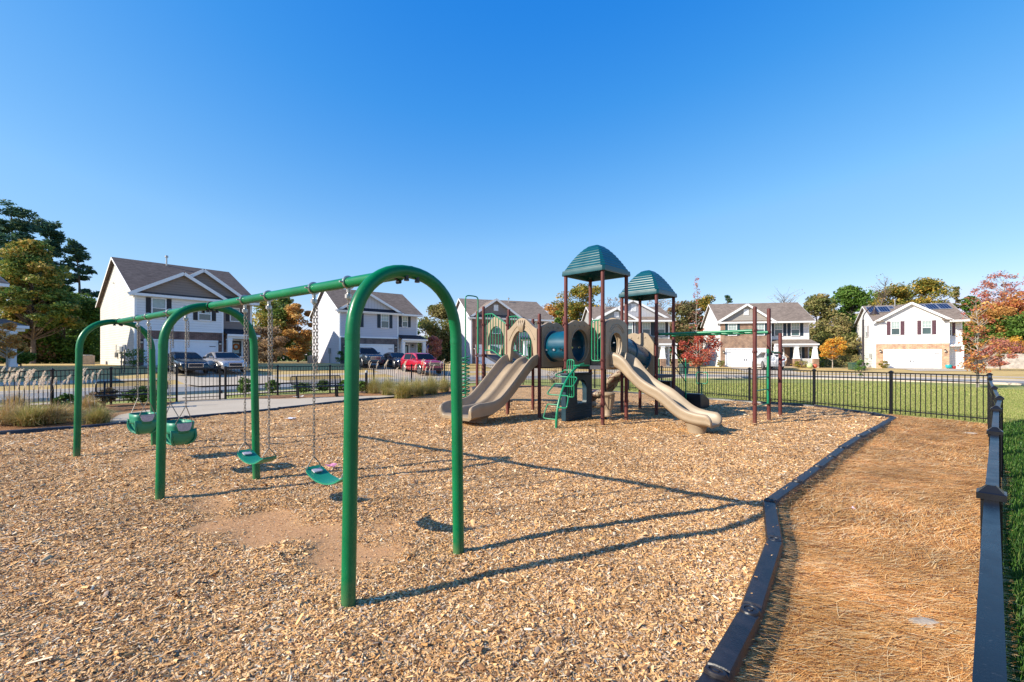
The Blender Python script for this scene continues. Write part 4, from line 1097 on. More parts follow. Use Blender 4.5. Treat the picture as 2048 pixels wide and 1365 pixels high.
# loop climber by the tall tower
def rod(pts, r_, name, parent=PS, mat='greenplay', n=10, sm=0):
    return MB().tube(smooth_path(pts, sm) if sm else pts, r_, n).build(name, M[mat], parent, smooth=True, ang=60)
stem = smooth_path([(-1.12,.52,-.1),(-1.12,.52,.15),(-1.08,.52,.42),(-.95,.53,.74),(-.74,.54,1.04),(-.5,.55,1.25),(-.25,.55,1.40),(0,.55,1.46)], 6)
vc = MB().tube(stem, .031, 12).build('vine_climber', M['greenplay'], PS, smooth=True, ang=60)
def on_stem(z):
    return min(stem, key=lambda p: abs(p.z-z))
for z0, z1, sg, wd in ((.20,.50,1,.34),(.46,.74,-1,.30),(.72,.98,1,.34),(.96,1.17,-1,.32),(1.14,1.32,1,.34)):
    a, b = on_stem(z0), on_stem(z1); Y = Vector((0,1,0))*sg
    out = Vector((-.05,0,0))
    pts = [a, a+Y*(wd*.55)+out*.5, a+Y*(wd*.9)+out+Vector((0,0,.01)), a+Y*wd+out+Vector((0,0,.05)), b+Y*(wd*.86)+out-Vector((0,0,.04)), b+Y*(wd*.75)+out*.8, b+Y*(wd*.4)+out*.4, b]
    MB().tube(smooth_path(pts, 5), .0155, 8).build('rung', M['greenplay'], vc, smooth=True, ang=60)
MB().prism([(0,.35),(-.30,.45),(-.34,.56),(-.30,.66),(0,.78)], lambda a,b,c: (a,b,c), 1.40, 1.44).build('step_plate', M['greenplay'], vc, bevel=.01)
def barloop(x, y0, y1, z0, z1, bars, name, axis='y', r_=.016):
    f = (lambda a, z: Vector((x, a, z))) if axis == 'y' else (lambda a, z: Vector((a, x, z)))
    c = .05; mb = MB()
    lp_ = [f(y0+c,z0), f(y1-c,z0), f(y1-.01,z0+.015), f(y1,z0+c), f(y1,z1-c), f(y1-.01,z1-.015), f(y1-c,z1), f(y0+c,z1), f(y0+.01,z1-.015), f(y0,z1-c), f(y0,z0+c), f(y0+.01,z0+.015)]
    mb.tube(lp_, r_, 8, closed=True)
    for i in range(bars):
        a = lerp(y0, y1, (i+1)/(bars+1)); mb.tube([f(a,z0), f(a,z1)], r_*.85, 8)
    return mb.build(name, M['greenplay'], PS, smooth=True, ang=60)
barloop(0, .05, .31, 1.54, 2.52, 2, 'grab_bar')
barloop(-.03, .82, 1.03, .62, 1.56, 2, 'grab_bar')
# bridge between the left decks with two sloping balustrades
MB().prism([(3.17,DR-.02),(3.45,DR-.02),(4.2,DS-.01),(4.2,DS-.09),(3.45,DR-.10),(3.17,DR-.10)], lambda a,b,c: (c,a,b), .06, 1.04).build('bridge_ramp', M['deck'], PS)
def balustrade(x):
    mb = MB(); tp = lambda y: pl([(3.24,2.58),(3.85,2.93),(4.17,2.93)], y); bt = lambda y: pl([(3.24,1.52),(3.85,1.84),(4.17,1.84)], y)
    ys = [3.24,3.85,4.17]
    mb.tube([(x,y,tp(y)) for y in ys], .019, 8); mb.tube([(x,y,bt(y)) for y in ys], .019, 8)
    for i in range(9):
        y = lerp(3.24, 4.17, i/8); mb.tube([(x,y,bt(y)), (x,y,tp(y))], .013, 8)
    mb.build('balustrade', M['greenplay'], PS, smooth=True, ang=60)
balustrade(0.02); balustrade(1.08)
barloop(3.19, .12, .98, 1.5, 2.4, 0, 'bridge_arch', axis='x')
# coil climber with a tall hand loop
cy = 4.47
lp_ = smooth_path([(-.5,cy,0.0),(-.5,cy,1.6),(-.5,cy,2.8),(-.5,cy,3.36),(-.46,cy,3.46),(-.36,cy,3.49),(-.12,cy,3.49),(-.03,cy,3.46),(0,cy,3.36),(0,cy,2.95)], 5)
cc = rod(lp_, .019, 'coil_climber')
rod([(0,cy,2.97),(0,cy,1.75)], .03, 'sleeve', cc)
hel = [(-.5+.115*math.cos(a), cy+.115*math.sin(a), .05+.115*a/(2*math.pi)) for a in [2*math.pi*i/16 for i in range(16*14+1)]]
rod(hel, .017, 'coil', cc, n=8)
st_ = MB()
for i in range(14): st_.tube([(-.5,cy,.05+.115*i+.03), (-.5+.115,cy,.05+.115*i)], .01, 6)
st_.build('spokes', M['greenplay'], cc)
# tan rope-patterned climber behind the second tower
cl = smooth_path([(3.31,1.12,1.2),(3.31,1.42,1.12),(3.31,1.72,.92),(3.31,1.9,.66),(3.31,2.12,.46),(3.31,2.42,.42),(3.31,2.62,.25),(3.31,2.6,.0)], 6)
rings = []
for i, p in enumerate(cl):
    t = (cl[min(i+1,len(cl)-1)]-cl[max(i-1,0)]).normalized(); up = Vector((1,0,0)).cross(t)
    rings.append([p+Vector((1,0,0))*.30*math.cos(a)+up*.14*math.sin(a)*(1+.06*math.sin(i*1.3)) for a in [2*math.pi*k/20 for k in range(20)]])
wc = MB().loft(rings).build('rock_climber', M['tan'], PS, smooth=True, ang=60)
gr = MB()
for i in range(2, len(rings)-6, 3):
    for dirn in (1, -1):
        for base_a in (0.4, 1.4, 2.4, 3.4, 4.4, 5.4):
            pts = []
            for k in range(5):
                j = min(i+k, len(rings)-1); a = base_a+dirn*.16*k; c = sum((Vector(q) for q in rings[j]), Vector())/20
                f_ = a/(2*math.pi)*20; k0 = int(f_) % 20; k1 = (k0+1) % 20
                pts.append(c+(lerp(Vector(rings[j][k0]), Vector(rings[j][k1]), f_-int(f_))-c)*1.008)
            if i % 6 == 2: gr.tube(pts, .009, 5)
gr.build('groove', M['maroon'], wc)
rod([(3.31,1.95,.0),(3.31,1.95,.55)], .05, 'support', wc, 'greenplay')
# drum on a stub post
dr = MB(); dr.lathe([(.095,.0),(.11,.02),(.11,.05),(.095,.08),(.102,.11),(.092,.13),(.11,.2),(.15,.42),(.168,.56),(.182,.57),(.182,.605),(.145,.625),(.001,.635)], (.80,.36,.10), 24)
d_o = dr.build('drum', M['tan'], PS, smooth=True, ang=50)
gv = MB()
for i in range(12):
    a = 2*math.pi*i/12; gv.tube([(.80+.108*math.cos(a),.36+.108*math.sin(a),.30),(.80+.15*math.cos(a),.36+.15*math.sin(a),.52),(.80+.167*math.cos(a),.36+.167*math.sin(a),.65)], .013, 6)
gv.build('stave', M['tan'], d_o, smooth=True)
rod([(.98,.56,-.1),(.98,.56,1.36)], .04, 'drum_post', PS, 'black')
# overhead ladder
ol = MB()
for x in (2.83, 3.81): ol.tube([(x,.02,2.28),(x,-2.57,2.28)], .035, 12)
olo = ol.build('overhead_ladder', M['greenplay'], PS, smooth=True, ang=60)
for i in range(8):
    rod([(2.83,-.2-.30*i,2.28),(3.81,-.2-.30*i,2.28)], .016, 'rung', olo)
la = MB().tube([(3.80,-2.57,.40),(3.80,-2.57,1.84)], .03, 10).tube([(2.79,-2.57,.40),(2.79,-2.57,1.70)], .02, 10)
lao = la.build('rung_ladder', M['greenplay'], PS, smooth=True, ang=60)
for z in (.42,.80,1.12): rod([(2.79,-2.57,z),(3.80,-2.57,z)], .016, 'rung', lao)
rod([(3.88,-2.57,1.76),(4.98,-2.57,1.76)], .022, 'chinning_bar', PS, 'greenplay')
# transfer steps on the right of the second tower
ts = MB()
for k, (z, x0) in enumerate(((.90,3.92),(.68,4.28),(.47,4.64))):
    ts.b2(x0, x0+.38, .16, .94, z-.02, z); ts.b2(x0+.352, x0+.372, .16, .94, z-.22, z-.021)
for y in (.14,.96): ts.prism([(3.9,.92),(3.9,.66),(5.0,.16),(5.06,.30),(5.06,.48)], lambda a,b,c: (a,c,b), y-.012, y+.012)
tso = ts.build('transfer_steps', M['deck'], PS)
for y in (.10, 1.0):
    rod([(3.9,y,1.95),(4.95,y,1.30)], .018, 'handrail', tso, 'black'); rod([(3.9,y,1.5),(4.95,y,.85)], .015, 'handrail', tso, 'black')
    rod([(4.97,y,0),(4.97,y,1.55),(4.9,y,1.58)], .024, 'handrail_post', tso)
rod([(4.08,.12,1.12),(4.08,.12,1.85),(3.9,.12,1.85)], .022, 'handrail_post', tso)
tp = MB(); tp.loft([[(5.2,-.28,0),(5.95,-.28,0),(5.95,.46,0),(5.2,.46,0)],[(5.2,-.28,.30),(5.95,-.28,.24),(5.95,.46,.24),(5.2,.46,.30)],[(5.22,-.26,.46),(5.5,-.26,.46),(5.5,.44,.46),(5.22,.44,.46)]])
tpo = tp.build('transfer_platform', M['blackplastic'], PS, bevel=.02)
lp2 = [(5.6,-.30,.78),(5.6,-.02,.78),(5.6,.02,.82),(5.6,.02,1.10),(5.6,-.02,1.14),(5.6,-.30,1.14),(5.6,-.34,1.10),(5.6,-.34,.82)]
h_ = MB().tube(lp2, .018, 8, closed=True).tube([(5.6,-.16,.3),(5.6,-.16,.78)], .022, 8).build('hand_loop', M['greenplay'], tpo, smooth=True, ang=60)
barloop(3.86, .62, 1.02, 1.2, 2.05, 2, 'grab_bar')

# ---------------------------------------------------------------- houses
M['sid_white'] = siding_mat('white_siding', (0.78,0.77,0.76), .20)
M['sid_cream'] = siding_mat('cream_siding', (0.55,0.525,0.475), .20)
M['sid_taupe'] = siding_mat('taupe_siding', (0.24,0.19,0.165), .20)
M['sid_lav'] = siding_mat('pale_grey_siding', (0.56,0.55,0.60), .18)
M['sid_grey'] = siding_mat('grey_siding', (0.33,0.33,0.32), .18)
M['sid_warm'] = siding_mat('warm_grey_siding', (0.36,0.33,0.30), .18)
M['batten'] = siding_mat('board_and_batten', (0.52,0.52,0.56), .33, vertical=True)
M['brick_red'] = brick_mat('dark_red_brick', (0.13,0.06,0.05), (0.22,0.11,0.085), (0.22,0.19,0.17))
M['brick_grey'] = brick_mat('grey_brick', (0.10,0.085,0.09), (0.16,0.13,0.125), (0.18,0.16,0.16))
M['brick_tan'] = brick_mat('tan_brick', (0.26,0.145,0.09), (0.34,0.20,0.125), (0.40,0.34,0.28))
M['brick_orange'] = brick_mat('orange_brick', (0.48,0.24,0.13), (0.62,0.36,0.20), (0.62,0.54,0.45))
M['roof_dk'] = shingle_mat('dark_brown_shingle', (0.105,0.085,0.08))
M['roof_br'] = shingle_mat('brown_shingle', (0.16,0.125,0.105))
M['roof_lt'] = shingle_mat('light_brown_shingle', (0.21,0.165,0.135))
M['roof_navy'] = shingle_mat('charcoal_shingle', (0.035,0.038,0.05))
M['door_dk'] = pm('dark_door', (0.018,0.014,0.018), 0.4)
M['soffit'] = pm('soffit', (0.62,0.60,0.58), 0.6, var=.05)
M['wreath'] = pm('autumn_wreath', (0.40,0.11,0.02), 0.9, var=.6, scale=40)
M['solar'] = pm('solar_cell', (0.012,0.018,0.045), 0.12, var=.3, scale=5)
M['solarframe'] = pm('panel_frame', (0.5,0.5,0.52), 0.4, metal=.7)
M['unit'] = pm('beige_metal_unit', (0.34,0.29,0.25), 0.6)
M['meter'] = pm('grey_meter', (0.30,0.30,0.29), 0.5)
M['glow'] = pm('lantern_glass', (0.55,0.5,0.42), 0.2)

def window(par, x0, x1, z0, z1, y, wall='front', shut=None, sw=.36, grid=True, name='window'):
    """double-hung window; frame is a part, panes and blind its sub-parts, shutters parts of the house"""
    def bx(mb, a0, a1, d0, d1, c0, c1):
        if wall == 'front': mb.b2(a0, a1, y-d1, y-d0, c0, c1)
        else: mb.b2(y-d1, y-d0, a0, a1, c0, c1)
    f = MB(); t = .07
    bx(f, x0-t, x0, 0, .06, z0-t, z1+t); bx(f, x1, x1+t, 0, .06, z0-t, z1+t)
    bx(f, x0, x1, 0, .06, z1, z1+t*1.3); bx(f, x0-.03, x1+.03, 0, .075, z0-t, z0)
    zm = (z0+z1)/2; bx(f, x0, x1, 0, .05, zm-.03, zm+.03)
    fo = f.build(name, M['white'], par)
    g = MB(); bx(g, x0, x1, 0, .012, z0, zm-.03); bx(g, x0, x1, 0, .012, zm+.03, z1); g.build('pane', M['glass'], fo)
    b = MB(); bx(b, x0+.02, x1-.02, .013, .018, zm+.05, z1-.02); b.build('blind', M['blind'], fo)
    if grid:
        gd = MB()
        for i in (1, 2): 
            a = lerp(x0, x1, i/3); bx(gd, a-.012, a+.012, .019, .034, zm+.03, z1)
        bx(gd, x0, x1, .019, .032, (zm+z1)/2-.012, (zm+z1)/2+.012); gd.build('muntin', M['white'], fo)
    if shut:
        for a0, a1 in ((x0-t-.03-sw, x0-t-.03), (x1+t+.03, x1+t+.03+sw)):
            s = MB(); bx(s, a0, a1, .0, .03, z0-.05, z1+.08)
            n = 14
            for i in range(n):
                zz = lerp(z0, z1, (i+.5)/n); bx(s, a0+.04, a1-.04, .03, .042, zz-.025, zz+.02)
            s.build('shutter', shut, par)
    return fo

def garage_door(par, x0, x1, z1, y, hinge=True):
    mb = MB(); mb.b2(x0, x1, y-.03, y, -.02, z1)
    n = 4
    for r_ in range(n):
        za, zb = lerp(0, z1, r_/n)+.04, lerp(0, z1, (r_+1)/n)-.04
        for c in range(8):
            a, b = lerp(x0, x1, c/8)+.05, lerp(x0, x1, (c+1)/8)-.05; mb.b2(a, b, y-.045, y-.03, za, zb)
    g = mb.build('garage_door', M['garage'], par)
    tr = MB(); tr.b2(x0-.12, x0, y-.10, y-.0, -.02, z1+.12); tr.b2(x1, x1+.12, y-.10, y, -.02, z1+.12); tr.b2(x0, x1, y-.10, y, z1, z1+.12); tr.build('frame', M['white'], g)
    if hinge:
        hd = MB()
        for xa, xb in ((x0+.06, x0+.5), (x1-.5, x1-.06)):
            for z in (.35, z1-.4): hd.b2(xa, xb, y-.06, y-.046, z, z+.05)
        for xa in ((x0+x1)/2-.14, (x0+x1)/2+.08): hd.b2(xa, xa+.06, y-.07, y-.046, .75, 1.0)
        hd.build('hinge', M['shut_blk'], g)
    return g

def lantern(par, x, y, z):
    mb = MB(); mb.box((x, y-.05, z+.12), (.05,.10,.05)); mb.lathe([(.03,-.16),(.085,-.13),(.11,.06),(.13,.08),(.03,.19)], (x, y-.14, z), 8)
    o = mb.build('lantern', M['shut_blk'], par)
    g = MB(); g.lathe([(.088,-.10),(.106,.03)], (x, y-.145, z), 8, cap=False); g.build('lantern_glass', M['glow'], o)

def house(label, A, ang, z0, W, G, D, ridge, He, wall, roofm, front=None, r=.6, gables=(), rightmat=None, flush=False):
    h = empty('house', (A[0], A[1], z0), R(ang), label, 'house')
    a = MB(); foot = [(0,0),(G,0),(G,r),(W,r),(W,D),(0,D)]
    a.prism(foot, lambda x,y,t: (x,y,t), -.8, He)
    m_ = (ridge-He)/(D/2)
    for x0, x1 in ((0,.2),(W-.2,W)):
        y0 = 0 if x0 == 0 else r
        a.prism([(y0,He),(D,He),(D/2,ridge-.02)], lambda y,z,t: (t,y,z), x0, x1)
    a.build('wall', wall, h)
    o = .28; ze = He-m_*.32+.10; rt = ridge+.10
    rf = MB(); xe = G-.05 if flush else -o
    rf.slab((xe,-.32,ze),(W+o,-.32,ze),(W+o,D/2,rt),(xe,D/2,rt), .10)
    if flush: rf.slab((-o,.02,He+.10),(xe,.02,He+.10),(xe,D/2,rt),(-o,D/2,rt), .10)
    rf.slab((-o,D+.32,ze),(W+o,D+.32,ze),(W+o,D/2,rt),(-o,D/2,rt), .10)
    rfo = rf.build('roof', roofm, h)
    fa = MB()
    fl_ = MB() if flush else fa
    for x in (-o-.012, W+o+.012):
        for ya in (-.32, D+.32): (fl_ if x < 0 else fa).bar((x,ya,ze-.08),(x,D/2,rt-.08), .025, .13)
    fa.b2(xe, W+o, -.345, -.321, ze-.22, ze-.03); fa.b2(xe, W+o, -.32, r-.02, ze-.20, ze-.16)
    for x in (.0, W): MB().b2(x-.06 if x == 0 else x-.10, x+.10 if x == 0 else x+.06, (-.03 if x == 0 else r-.03), (.10 if x == 0 else r+.10), -.3, He-.18).build('corner_board', M['white'], h)
    MB().b2(G-.10, G+.03, -.035, .12, -.3, He-.18).build('corner_board', M['white'], h)
    fa.build('trim', M['white'], h)
    if flush: fl_.build('trim', M['white'], h)
    if front:      # siding of the garage block, a touch proud of the wall
        f_ = MB(); f_.b2(.10, G-.10, -.02, .0, front[1], He-.2); f_.build('front_siding', front[0], h)
    if rightmat:
        f_ = MB(); f_.b2(G+.03, W-.10, r-.025, r, -.3, He-.2); f_.build('side_siding', rightmat, h)
    for x0, x1, xa, za, yy, gm, pent in gables:
        tri = MB(); tri.prism([(x0,He-.05),(x1,He-.05),(xa,za)], lambda x,z,t: (x,t,z), yy-.03, yy+.12); go = tri.build('gable', gm, h)
        yb = (za-He)/m_+.2
        sl_ = MB(); s0 = (za-He)/(xa-x0); s1 = (za-He)/(x1-xa); e = .35
        sl_.slab((x0-e, yy-.34, He-s0*e+.10),(x0-e, yy+.1, He-s0*e+.10),(xa, yb, za+.10),(xa, yy-.34, za+.10), .09)
        sl_.slab((x1+e, yy-.34, He-s1*e+.10),(x1+e, yy+.1, He-s1*e+.10),(xa, yb, za+.10),(xa, yy-.34, za+.10), .09)
        sl_.build('gable_roof', roofm, h)
        tr = MB(); zt = -.02
        tr.bar((x0-e, yy-.36, He-s0*e+zt),(xa, yy-.36, za+zt), .03, .24, up=(0,0,1)); tr.bar((x1+e, yy-.36, He-s1*e+zt),(xa, yy-.36, za+zt), .03, .24, up=(0,0,1))
        tr.bar((x0-e, yy-.19, He-s0*e-.06),(xa, yy-.19, za-.06), .30, .04); tr.bar((x1+e, yy-.19, He-s1*e-.06),(xa, yy-.19, za-.06), .30, .04)
        if not flush: tr.b2(x0-.02, x1+.02, yy-.06, yy-.031, He-.22, He-.02)
        tr.build('rake_trim', M['white'], go)
        if pent:
            p_ = MB(); p_.slab((x0-.2,yy-.42,He-.02),(x1+.2,yy-.42,He-.02),(x1+.1,yy-.03,He+.28),(x0+.1,yy-.03,He+.28), .06); p_.build('pent_roof', pent, h)
            p2 = MB(); p2.b2(x0-.2, x1+.2, yy-.44, yy-.05, He-.16, He-.085); p2.build('pent_trim', M['white'], h)
    return h
def brick_front(h, x0, x1, gx0, gx1, gz1, zt, mat, y=0.0):
    b = MB(); b.b2(x0, gx0-.12, y-.09, y-.021, -.5, zt); b.b2(gx1+.12, x1, y-.09, y-.021, -.5, zt); b.b2(gx0-.12, gx1+.12, y-.09, y-.021, gz1+.12, zt)
    b.build('brick_front', mat, h)
def band_trim(h, x0, x1, z, y):
    MB().b2(x0, x1, y-.12, y-.022, z, z+.14).build('band', M['white'], h)
def front_door(h, x0, x1, z0, z1, y, wreath=False, glassy=True):
    d = MB(); d.b2(x0, x1, y-.06, y-.026, z0, z1); do = d.build('front_door', M['door_dk'], h)
    t = MB(); t.b2(x0-.14, x0, y-.09, y-.026, z0, z1+.14); t.b2(x1, x1+.14, y-.09, y-.026, z0, z1+.14); t.b2(x0, x1, y-.09, y-.026, z1, z1+.14); t.build('door_frame', M['white'], do)
    if glassy: MB().b2(x0+.18, x1-.18, y-.07, y-.061, z0+.95, z1-.18).build('pane', M['blind'], do)
    MB().lathe([(.03,-.03),(.035,0),(.03,.03)], (x1-.09, y-.10, z0+.98), 10).build('handle', M['steel'], do)
    if wreath:
        c = Vector(((x0+x1)/2, y-.10, z0+1.5)); MB().tube([c+Vector((.22*math.cos(a),0,.22*math.sin(a))) for a in [2*math.pi*i/24 for i in range(24)]], .075, 10, closed=True).build('wreath', M['wreath'], do)
def porch(h, x0, x1, yb, yf, zt, zb, roofm, cols, zfloor=.12, taper=None, colw=.16):
    p = MB(); p.slab((x0,yf-.25,zb),(x1,yf-.25,zb),(x1-.15,yb,zt),(x0,yb,zt), .08); po = p.build('porch_roof', roofm, h)
    b = MB(); b.b2(x0+.05, x1-.12, yf-.13, yf+.07, zb-.34, zb-.085); b.b2(x1-.3, x1-.12, yf+.07, yb, zb-.34, zb-.085); b.b2(x0-.02, x1+.02, yf-.29, yf-.255, zb-.16, zb+.02); b.build('beam', M['white'], po)
    MB().prism([(yf-.2,zb-.1),(yb,zb-.1),(yb,zt-.09)], lambda y,z,t: (t,y,z), x1-.26, x1-.17).build('porch_gable', M['white'], po)
    for x in cols:
        c = MB()
        if taper:
            c.loft([[(x-w_,yf-.02-w_,z),(x+w_,yf-.02-w_,z),(x+w_,yf-.02+w_,z),(x-w_,yf-.02+w_,z)] for z, w_ in ((1.05,.27),(zb-.45,.17))])
            c.b2(x-.22, x+.22, yf-.24, yf+.20, zb-.45, zb-.345); c.b2(x-.33, x+.33, yf-.35, yf+.31, 1.0, 1.05)
        else:
            c.b2(x-colw, x+colw, yf-.03-colw, yf-.03+colw, zfloor, zb-.345); c.b2(x-colw-.04, x+colw+.04, yf-.07-colw, yf+.01+colw, zb-.47, zb-.40); c.b2(x-colw-.04, x+colw+.04, yf-.07-colw, yf+.01+colw, zfloor, zfloor+.18)
        co = c.build('column', M['white'], h)
        if taper: MB().b2(x-.30, x+.30, yf-.32, yf+.28, -.2, 1.0).build('pier', taper, co)
    MB().b2(x0, x1-.05, yf-.35, yb-.03, -.5, zfloor-.002).build('porch_floor', M['concrete'], h)
def vent(h, x, z, y, w_=.28, hh=.36):
    mb = MB(); mb.b2(x-w_, x+w_, y-.07, y-.035, z-hh, z+hh); v = mb.build('gable_vent', M['white'], h)
    s = MB()
    for i in range(7): s.b2(x-w_+.06, x+w_-.06, y-.085, y-.071, z-hh+.08+i*.09, z-hh+.12+i*.09)
    s.build('slat', M['white'], v)
def pipe(h, x, y, z, hh=.7):
    mb = MB(); mb.tube([(x,y,z-.4),(x,y,z+hh)], .06, 10); mb.lathe([(.06,0),(.13,.02),(.13,.14),(.10,.18),(.02,.2)], (x,y,z+hh), 12); mb.build('roof_pipe', M['steel'], h, smooth=True)
def ac_unit(loc, rz, label):
    e = empty('air_conditioner', loc, rz, label, 'air conditioner')
    b = MB(); b.b2(-.42,.42,-.42,.42,0,.85)
    for i in range(9): b.b2(-.43,.43,-.43,.43,.08+.085*i,.11+.085*i)
    b.build('cabinet', M['unit'], e, bevel=.03)
    MB().lathe([(.33,.85),(.33,.88),(.28,.90),(.02,.90)], (0,0,0), 20).build('fan_grille', M['meter'], e)
def loc_of(A, ang, x, y):
    c, s = math.cos(R(ang)), math.sin(R(ang)); return (A[0]+x*c-y*s, A[1]+x*s+y*c)
def ground_at(p, dz=0.0): return (p[0], p[1], float(gz(p[0], p[1]))+dz)

HS = {}
# house 1: cream side wall, two taupe gables, dark red brick garage
A, an = (-27.9,33.7), 50; HS[1] = (A, an)
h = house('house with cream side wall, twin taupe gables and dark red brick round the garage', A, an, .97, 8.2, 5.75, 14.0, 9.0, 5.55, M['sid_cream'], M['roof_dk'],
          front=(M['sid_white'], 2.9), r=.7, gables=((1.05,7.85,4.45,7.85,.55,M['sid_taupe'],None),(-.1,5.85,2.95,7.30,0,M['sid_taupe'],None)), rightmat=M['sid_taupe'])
brick_front(h, .10, 5.65, .60, 5.25, 1.97, 2.74, M['brick_red']); band_trim(h, .05, 5.75, 2.74, 0)
garage_door(h, .60, 5.25, 1.97, -.022)
window(h, 1.02, 1.80, 3.75, 5.15, -.02, shut=M['shut_blk'], sw=.30, grid=False); window(h, 4.03, 4.83, 3.75, 4.75, -.02, shut=M['shut_blk'], sw=.30, grid=False)
window(h, 6.55, 7.2, 3.85, 4.9, .675, shut=M['shut_blk'], sw=.26, grid=False)
porch(h, 5.85, 8.35, .67, -.55, 3.15, 2.62, M['roof_navy'], (6.05, 7.95))
MB().b2(5.78, 8.1, .62, .674, -.4, 2.55).build('brick_front', M['brick_red'], h)
front_door(h, 6.5, 7.35, .12, 2.15, .62, wreath=True); lantern(h, .32, -.09, 1.85); lantern(h, 5.48, -.09, 1.85); lantern(h, 7.72, .60, 1.8)
pipe(h, 3.4, 6.6, 8.9)
dv = MB(); dv.tube([(-.05,7.6,7.0),(-.09,7.6,7.0)], .07, 10); dv.build('wall_vent', M['meter'], h)
for y, z, c_ in ((6.2,.9,(.16,.3,.42)),(3.6,.7,(.14,.26,.20))): MB().box((-.12, y, z), c_).build('meter_box', M['meter'], h)
MB().tube([(-.10,6.2,1.1),(-.10,6.2,1.75)], .03, 8).build('conduit', M['meter'], h)
ac_unit(ground_at(loc_of(A, an, -1.2, 11.4)), R(an), 'beige air conditioner standing by the cream side wall')
# house 2: lavender grey, board and batten gable
A, an = (-17.7,46.8), 38; HS[2] = (A, an)
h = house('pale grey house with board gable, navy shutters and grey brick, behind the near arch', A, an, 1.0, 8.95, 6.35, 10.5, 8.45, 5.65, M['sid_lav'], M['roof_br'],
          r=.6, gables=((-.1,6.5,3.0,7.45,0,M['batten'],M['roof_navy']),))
brick_front(h, .10, 6.25, .75, 5.7, 2.0, 2.75, M['brick_grey']); band_trim(h, .05, 6.35, 2.75, 0); garage_door(h, .75, 5.7, 2.0, -.022)
window(h, 4.42, 5.22, 3.95, 5.4, 0, shut=M['shut_navy'], sw=.36); window(h, 1.2, 2.0, 3.95, 5.4, 0, shut=M['shut_navy'], sw=.36); window(h, 7.15, 7.72, 4.2, 5.35, .6, shut=M['shut_navy'], sw=.33)
porch(h, 6.42, 9.5, .6, -.7, 3.25, 2.72, M['roof_navy'], (6.62, 9.15)); front_door(h, 7.0, 7.85, .12, 2.12, .6); lantern(h, .4, -.09, 1.85); lantern(h, 6.0, -.09, 1.85); lantern(h, 8.35, .6, 2.0)
MB().box((-.12, 3.2, 1.4), (.16,.32,.6)).build('meter_box', M['meter'], h); MB().tube([(-.10,3.2,-.4),(-.10,3.2,1.4)], .035, 8).build('conduit', M['meter'], h)
ac_unit(ground_at(loc_of(A, an, -1.0, 6.6)), R(an), 'grey air conditioner at the white side wall of the pale grey house')
# house 3: brick and taupe gable behind the double slide
A, an = (-4.8,53.6), 20; HS[3] = (A, an)
h = house('house with grey-brown gable and dark brick garage front, behind the double slide', A, an, .9, 10.3, 6.1, 10.5, 8.3, 5.6, M['sid_lav'], M['roof_lt'],
          r=.8, gables=((-.1,6.25,3.05,7.75,0,M['sid_taupe'],M['roof_navy']),))
brick_front(h, .10, 6.0, .6, 5.45, 2.2, 5.38, M['brick_red']); garage_door(h, .6, 5.45, 2.2, -.022)
vent(h, 3.05, 6.75, 0); window(h, 6.7, 7.5, 3.9, 5.2, .8, shut=M['shut_navy'], sw=.34); window(h, 8.5, 9.3, 3.9, 5.2, .8, shut=M['shut_navy'], sw=.34)
window(h, 2.6, 3.5, 3.7, 5.0, -.09, shut=M['shut_navy'], sw=.34)
porch(h, 6.2, 10.5, .8, -.8, 3.3, 2.75, M['roof_lt'], (6.5, 8.4, 10.1), taper=M['brick_red']); front_door(h, 6.9, 7.8, .12, 2.15, .8); window(h, 8.8, 9.6, 1.0, 2.3, .8); lantern(h, .35, -.09, 1.85); pipe(h, 6.3, 4.6, 8.0, .5)
# house 4: grey house with nested front gables
A, an = (9.8,53.6), 0; HS[4] = (A, an)
h = house('grey house with two nested white-edged front gables, behind the twin roofed towers', A, an, .54, 9.0, 4.7, 10.0, 7.6, 5.6, M['sid_grey'], M['roof_lt'],
          r=.9, gables=((-.2,9.2,4.6,8.0,.85,M['batten'],None),(.0,4.9,2.5,6.95,0,M['sid_grey'],None)), rightmat=M['sid_grey'])
vent(h, 4.75, 7.1, .85, .32, .45); vent(h, 2.5, 6.2, 0, .28, .33)
window(h, 3.6, 4.35, 3.85, 5.25, 0, shut=M['shut_blk'], sw=.36); window(h, 1.0, 1.75, 3.85, 5.25, 0, shut=M['shut_blk'], sw=.36)
window(h, 5.85, 6.7, 3.8, 5.3, .875, shut=M['shut_navy'], sw=.34); window(h, 7.6, 8.45, 3.8, 5.3, .875, shut=M['shut_blk'], sw=.34)
garage_door(h, .5, 4.3, 2.2, -.0); porch(h, 4.75, 9.2, .87, -1.0, 3.4, 2.75, M['roof_lt'], (5.1, 7.6, 8.95), taper=M['brick_tan'])
window(h, 7.9, 8.7, .95, 2.3, .875); front_door(h, 5.6, 6.5, .12, 2.15, .875); pipe(h, 2.0, 4.0, 7.2, .6)
# house 5: tan brick garage block, white siding right
A, an = (25.0,54.8), -11; HS[5] = (A, an)
h = house('house with tan brick garage block and porch with tapered columns, behind the monkey bars', A, an, .54, 10.0, 5.7, 9.0, 8.0, 5.5, M['sid_white'], M['roof_lt'],
          r=.8, gables=((-.1,5.85,3.0,7.45,0,M['sid_warm'],None),))
brick_front(h, .08, 5.62, .72, 5.0, 2.15, 5.3, M['brick_tan']); garage_door(h, .72, 5.0, 2.15, -.022)
vent(h, 2.95, 6.55, 0); 
for x in (.98, 4.02): window(h, x, x+.86, 3.82, 5.2, -.09, shut=M['shut_teal'], sw=.28)
for x in (6.35, 8.17): window(h, x, x+.82, 3.76, 5.2, .8, shut=M['shut_navy'], sw=.34)
porch(h, 5.75, 10.4, .8, -.7, 3.3, 2.72, M['roof_lt'], (5.98, 8.12, 10.05), taper=M['brick_tan'])
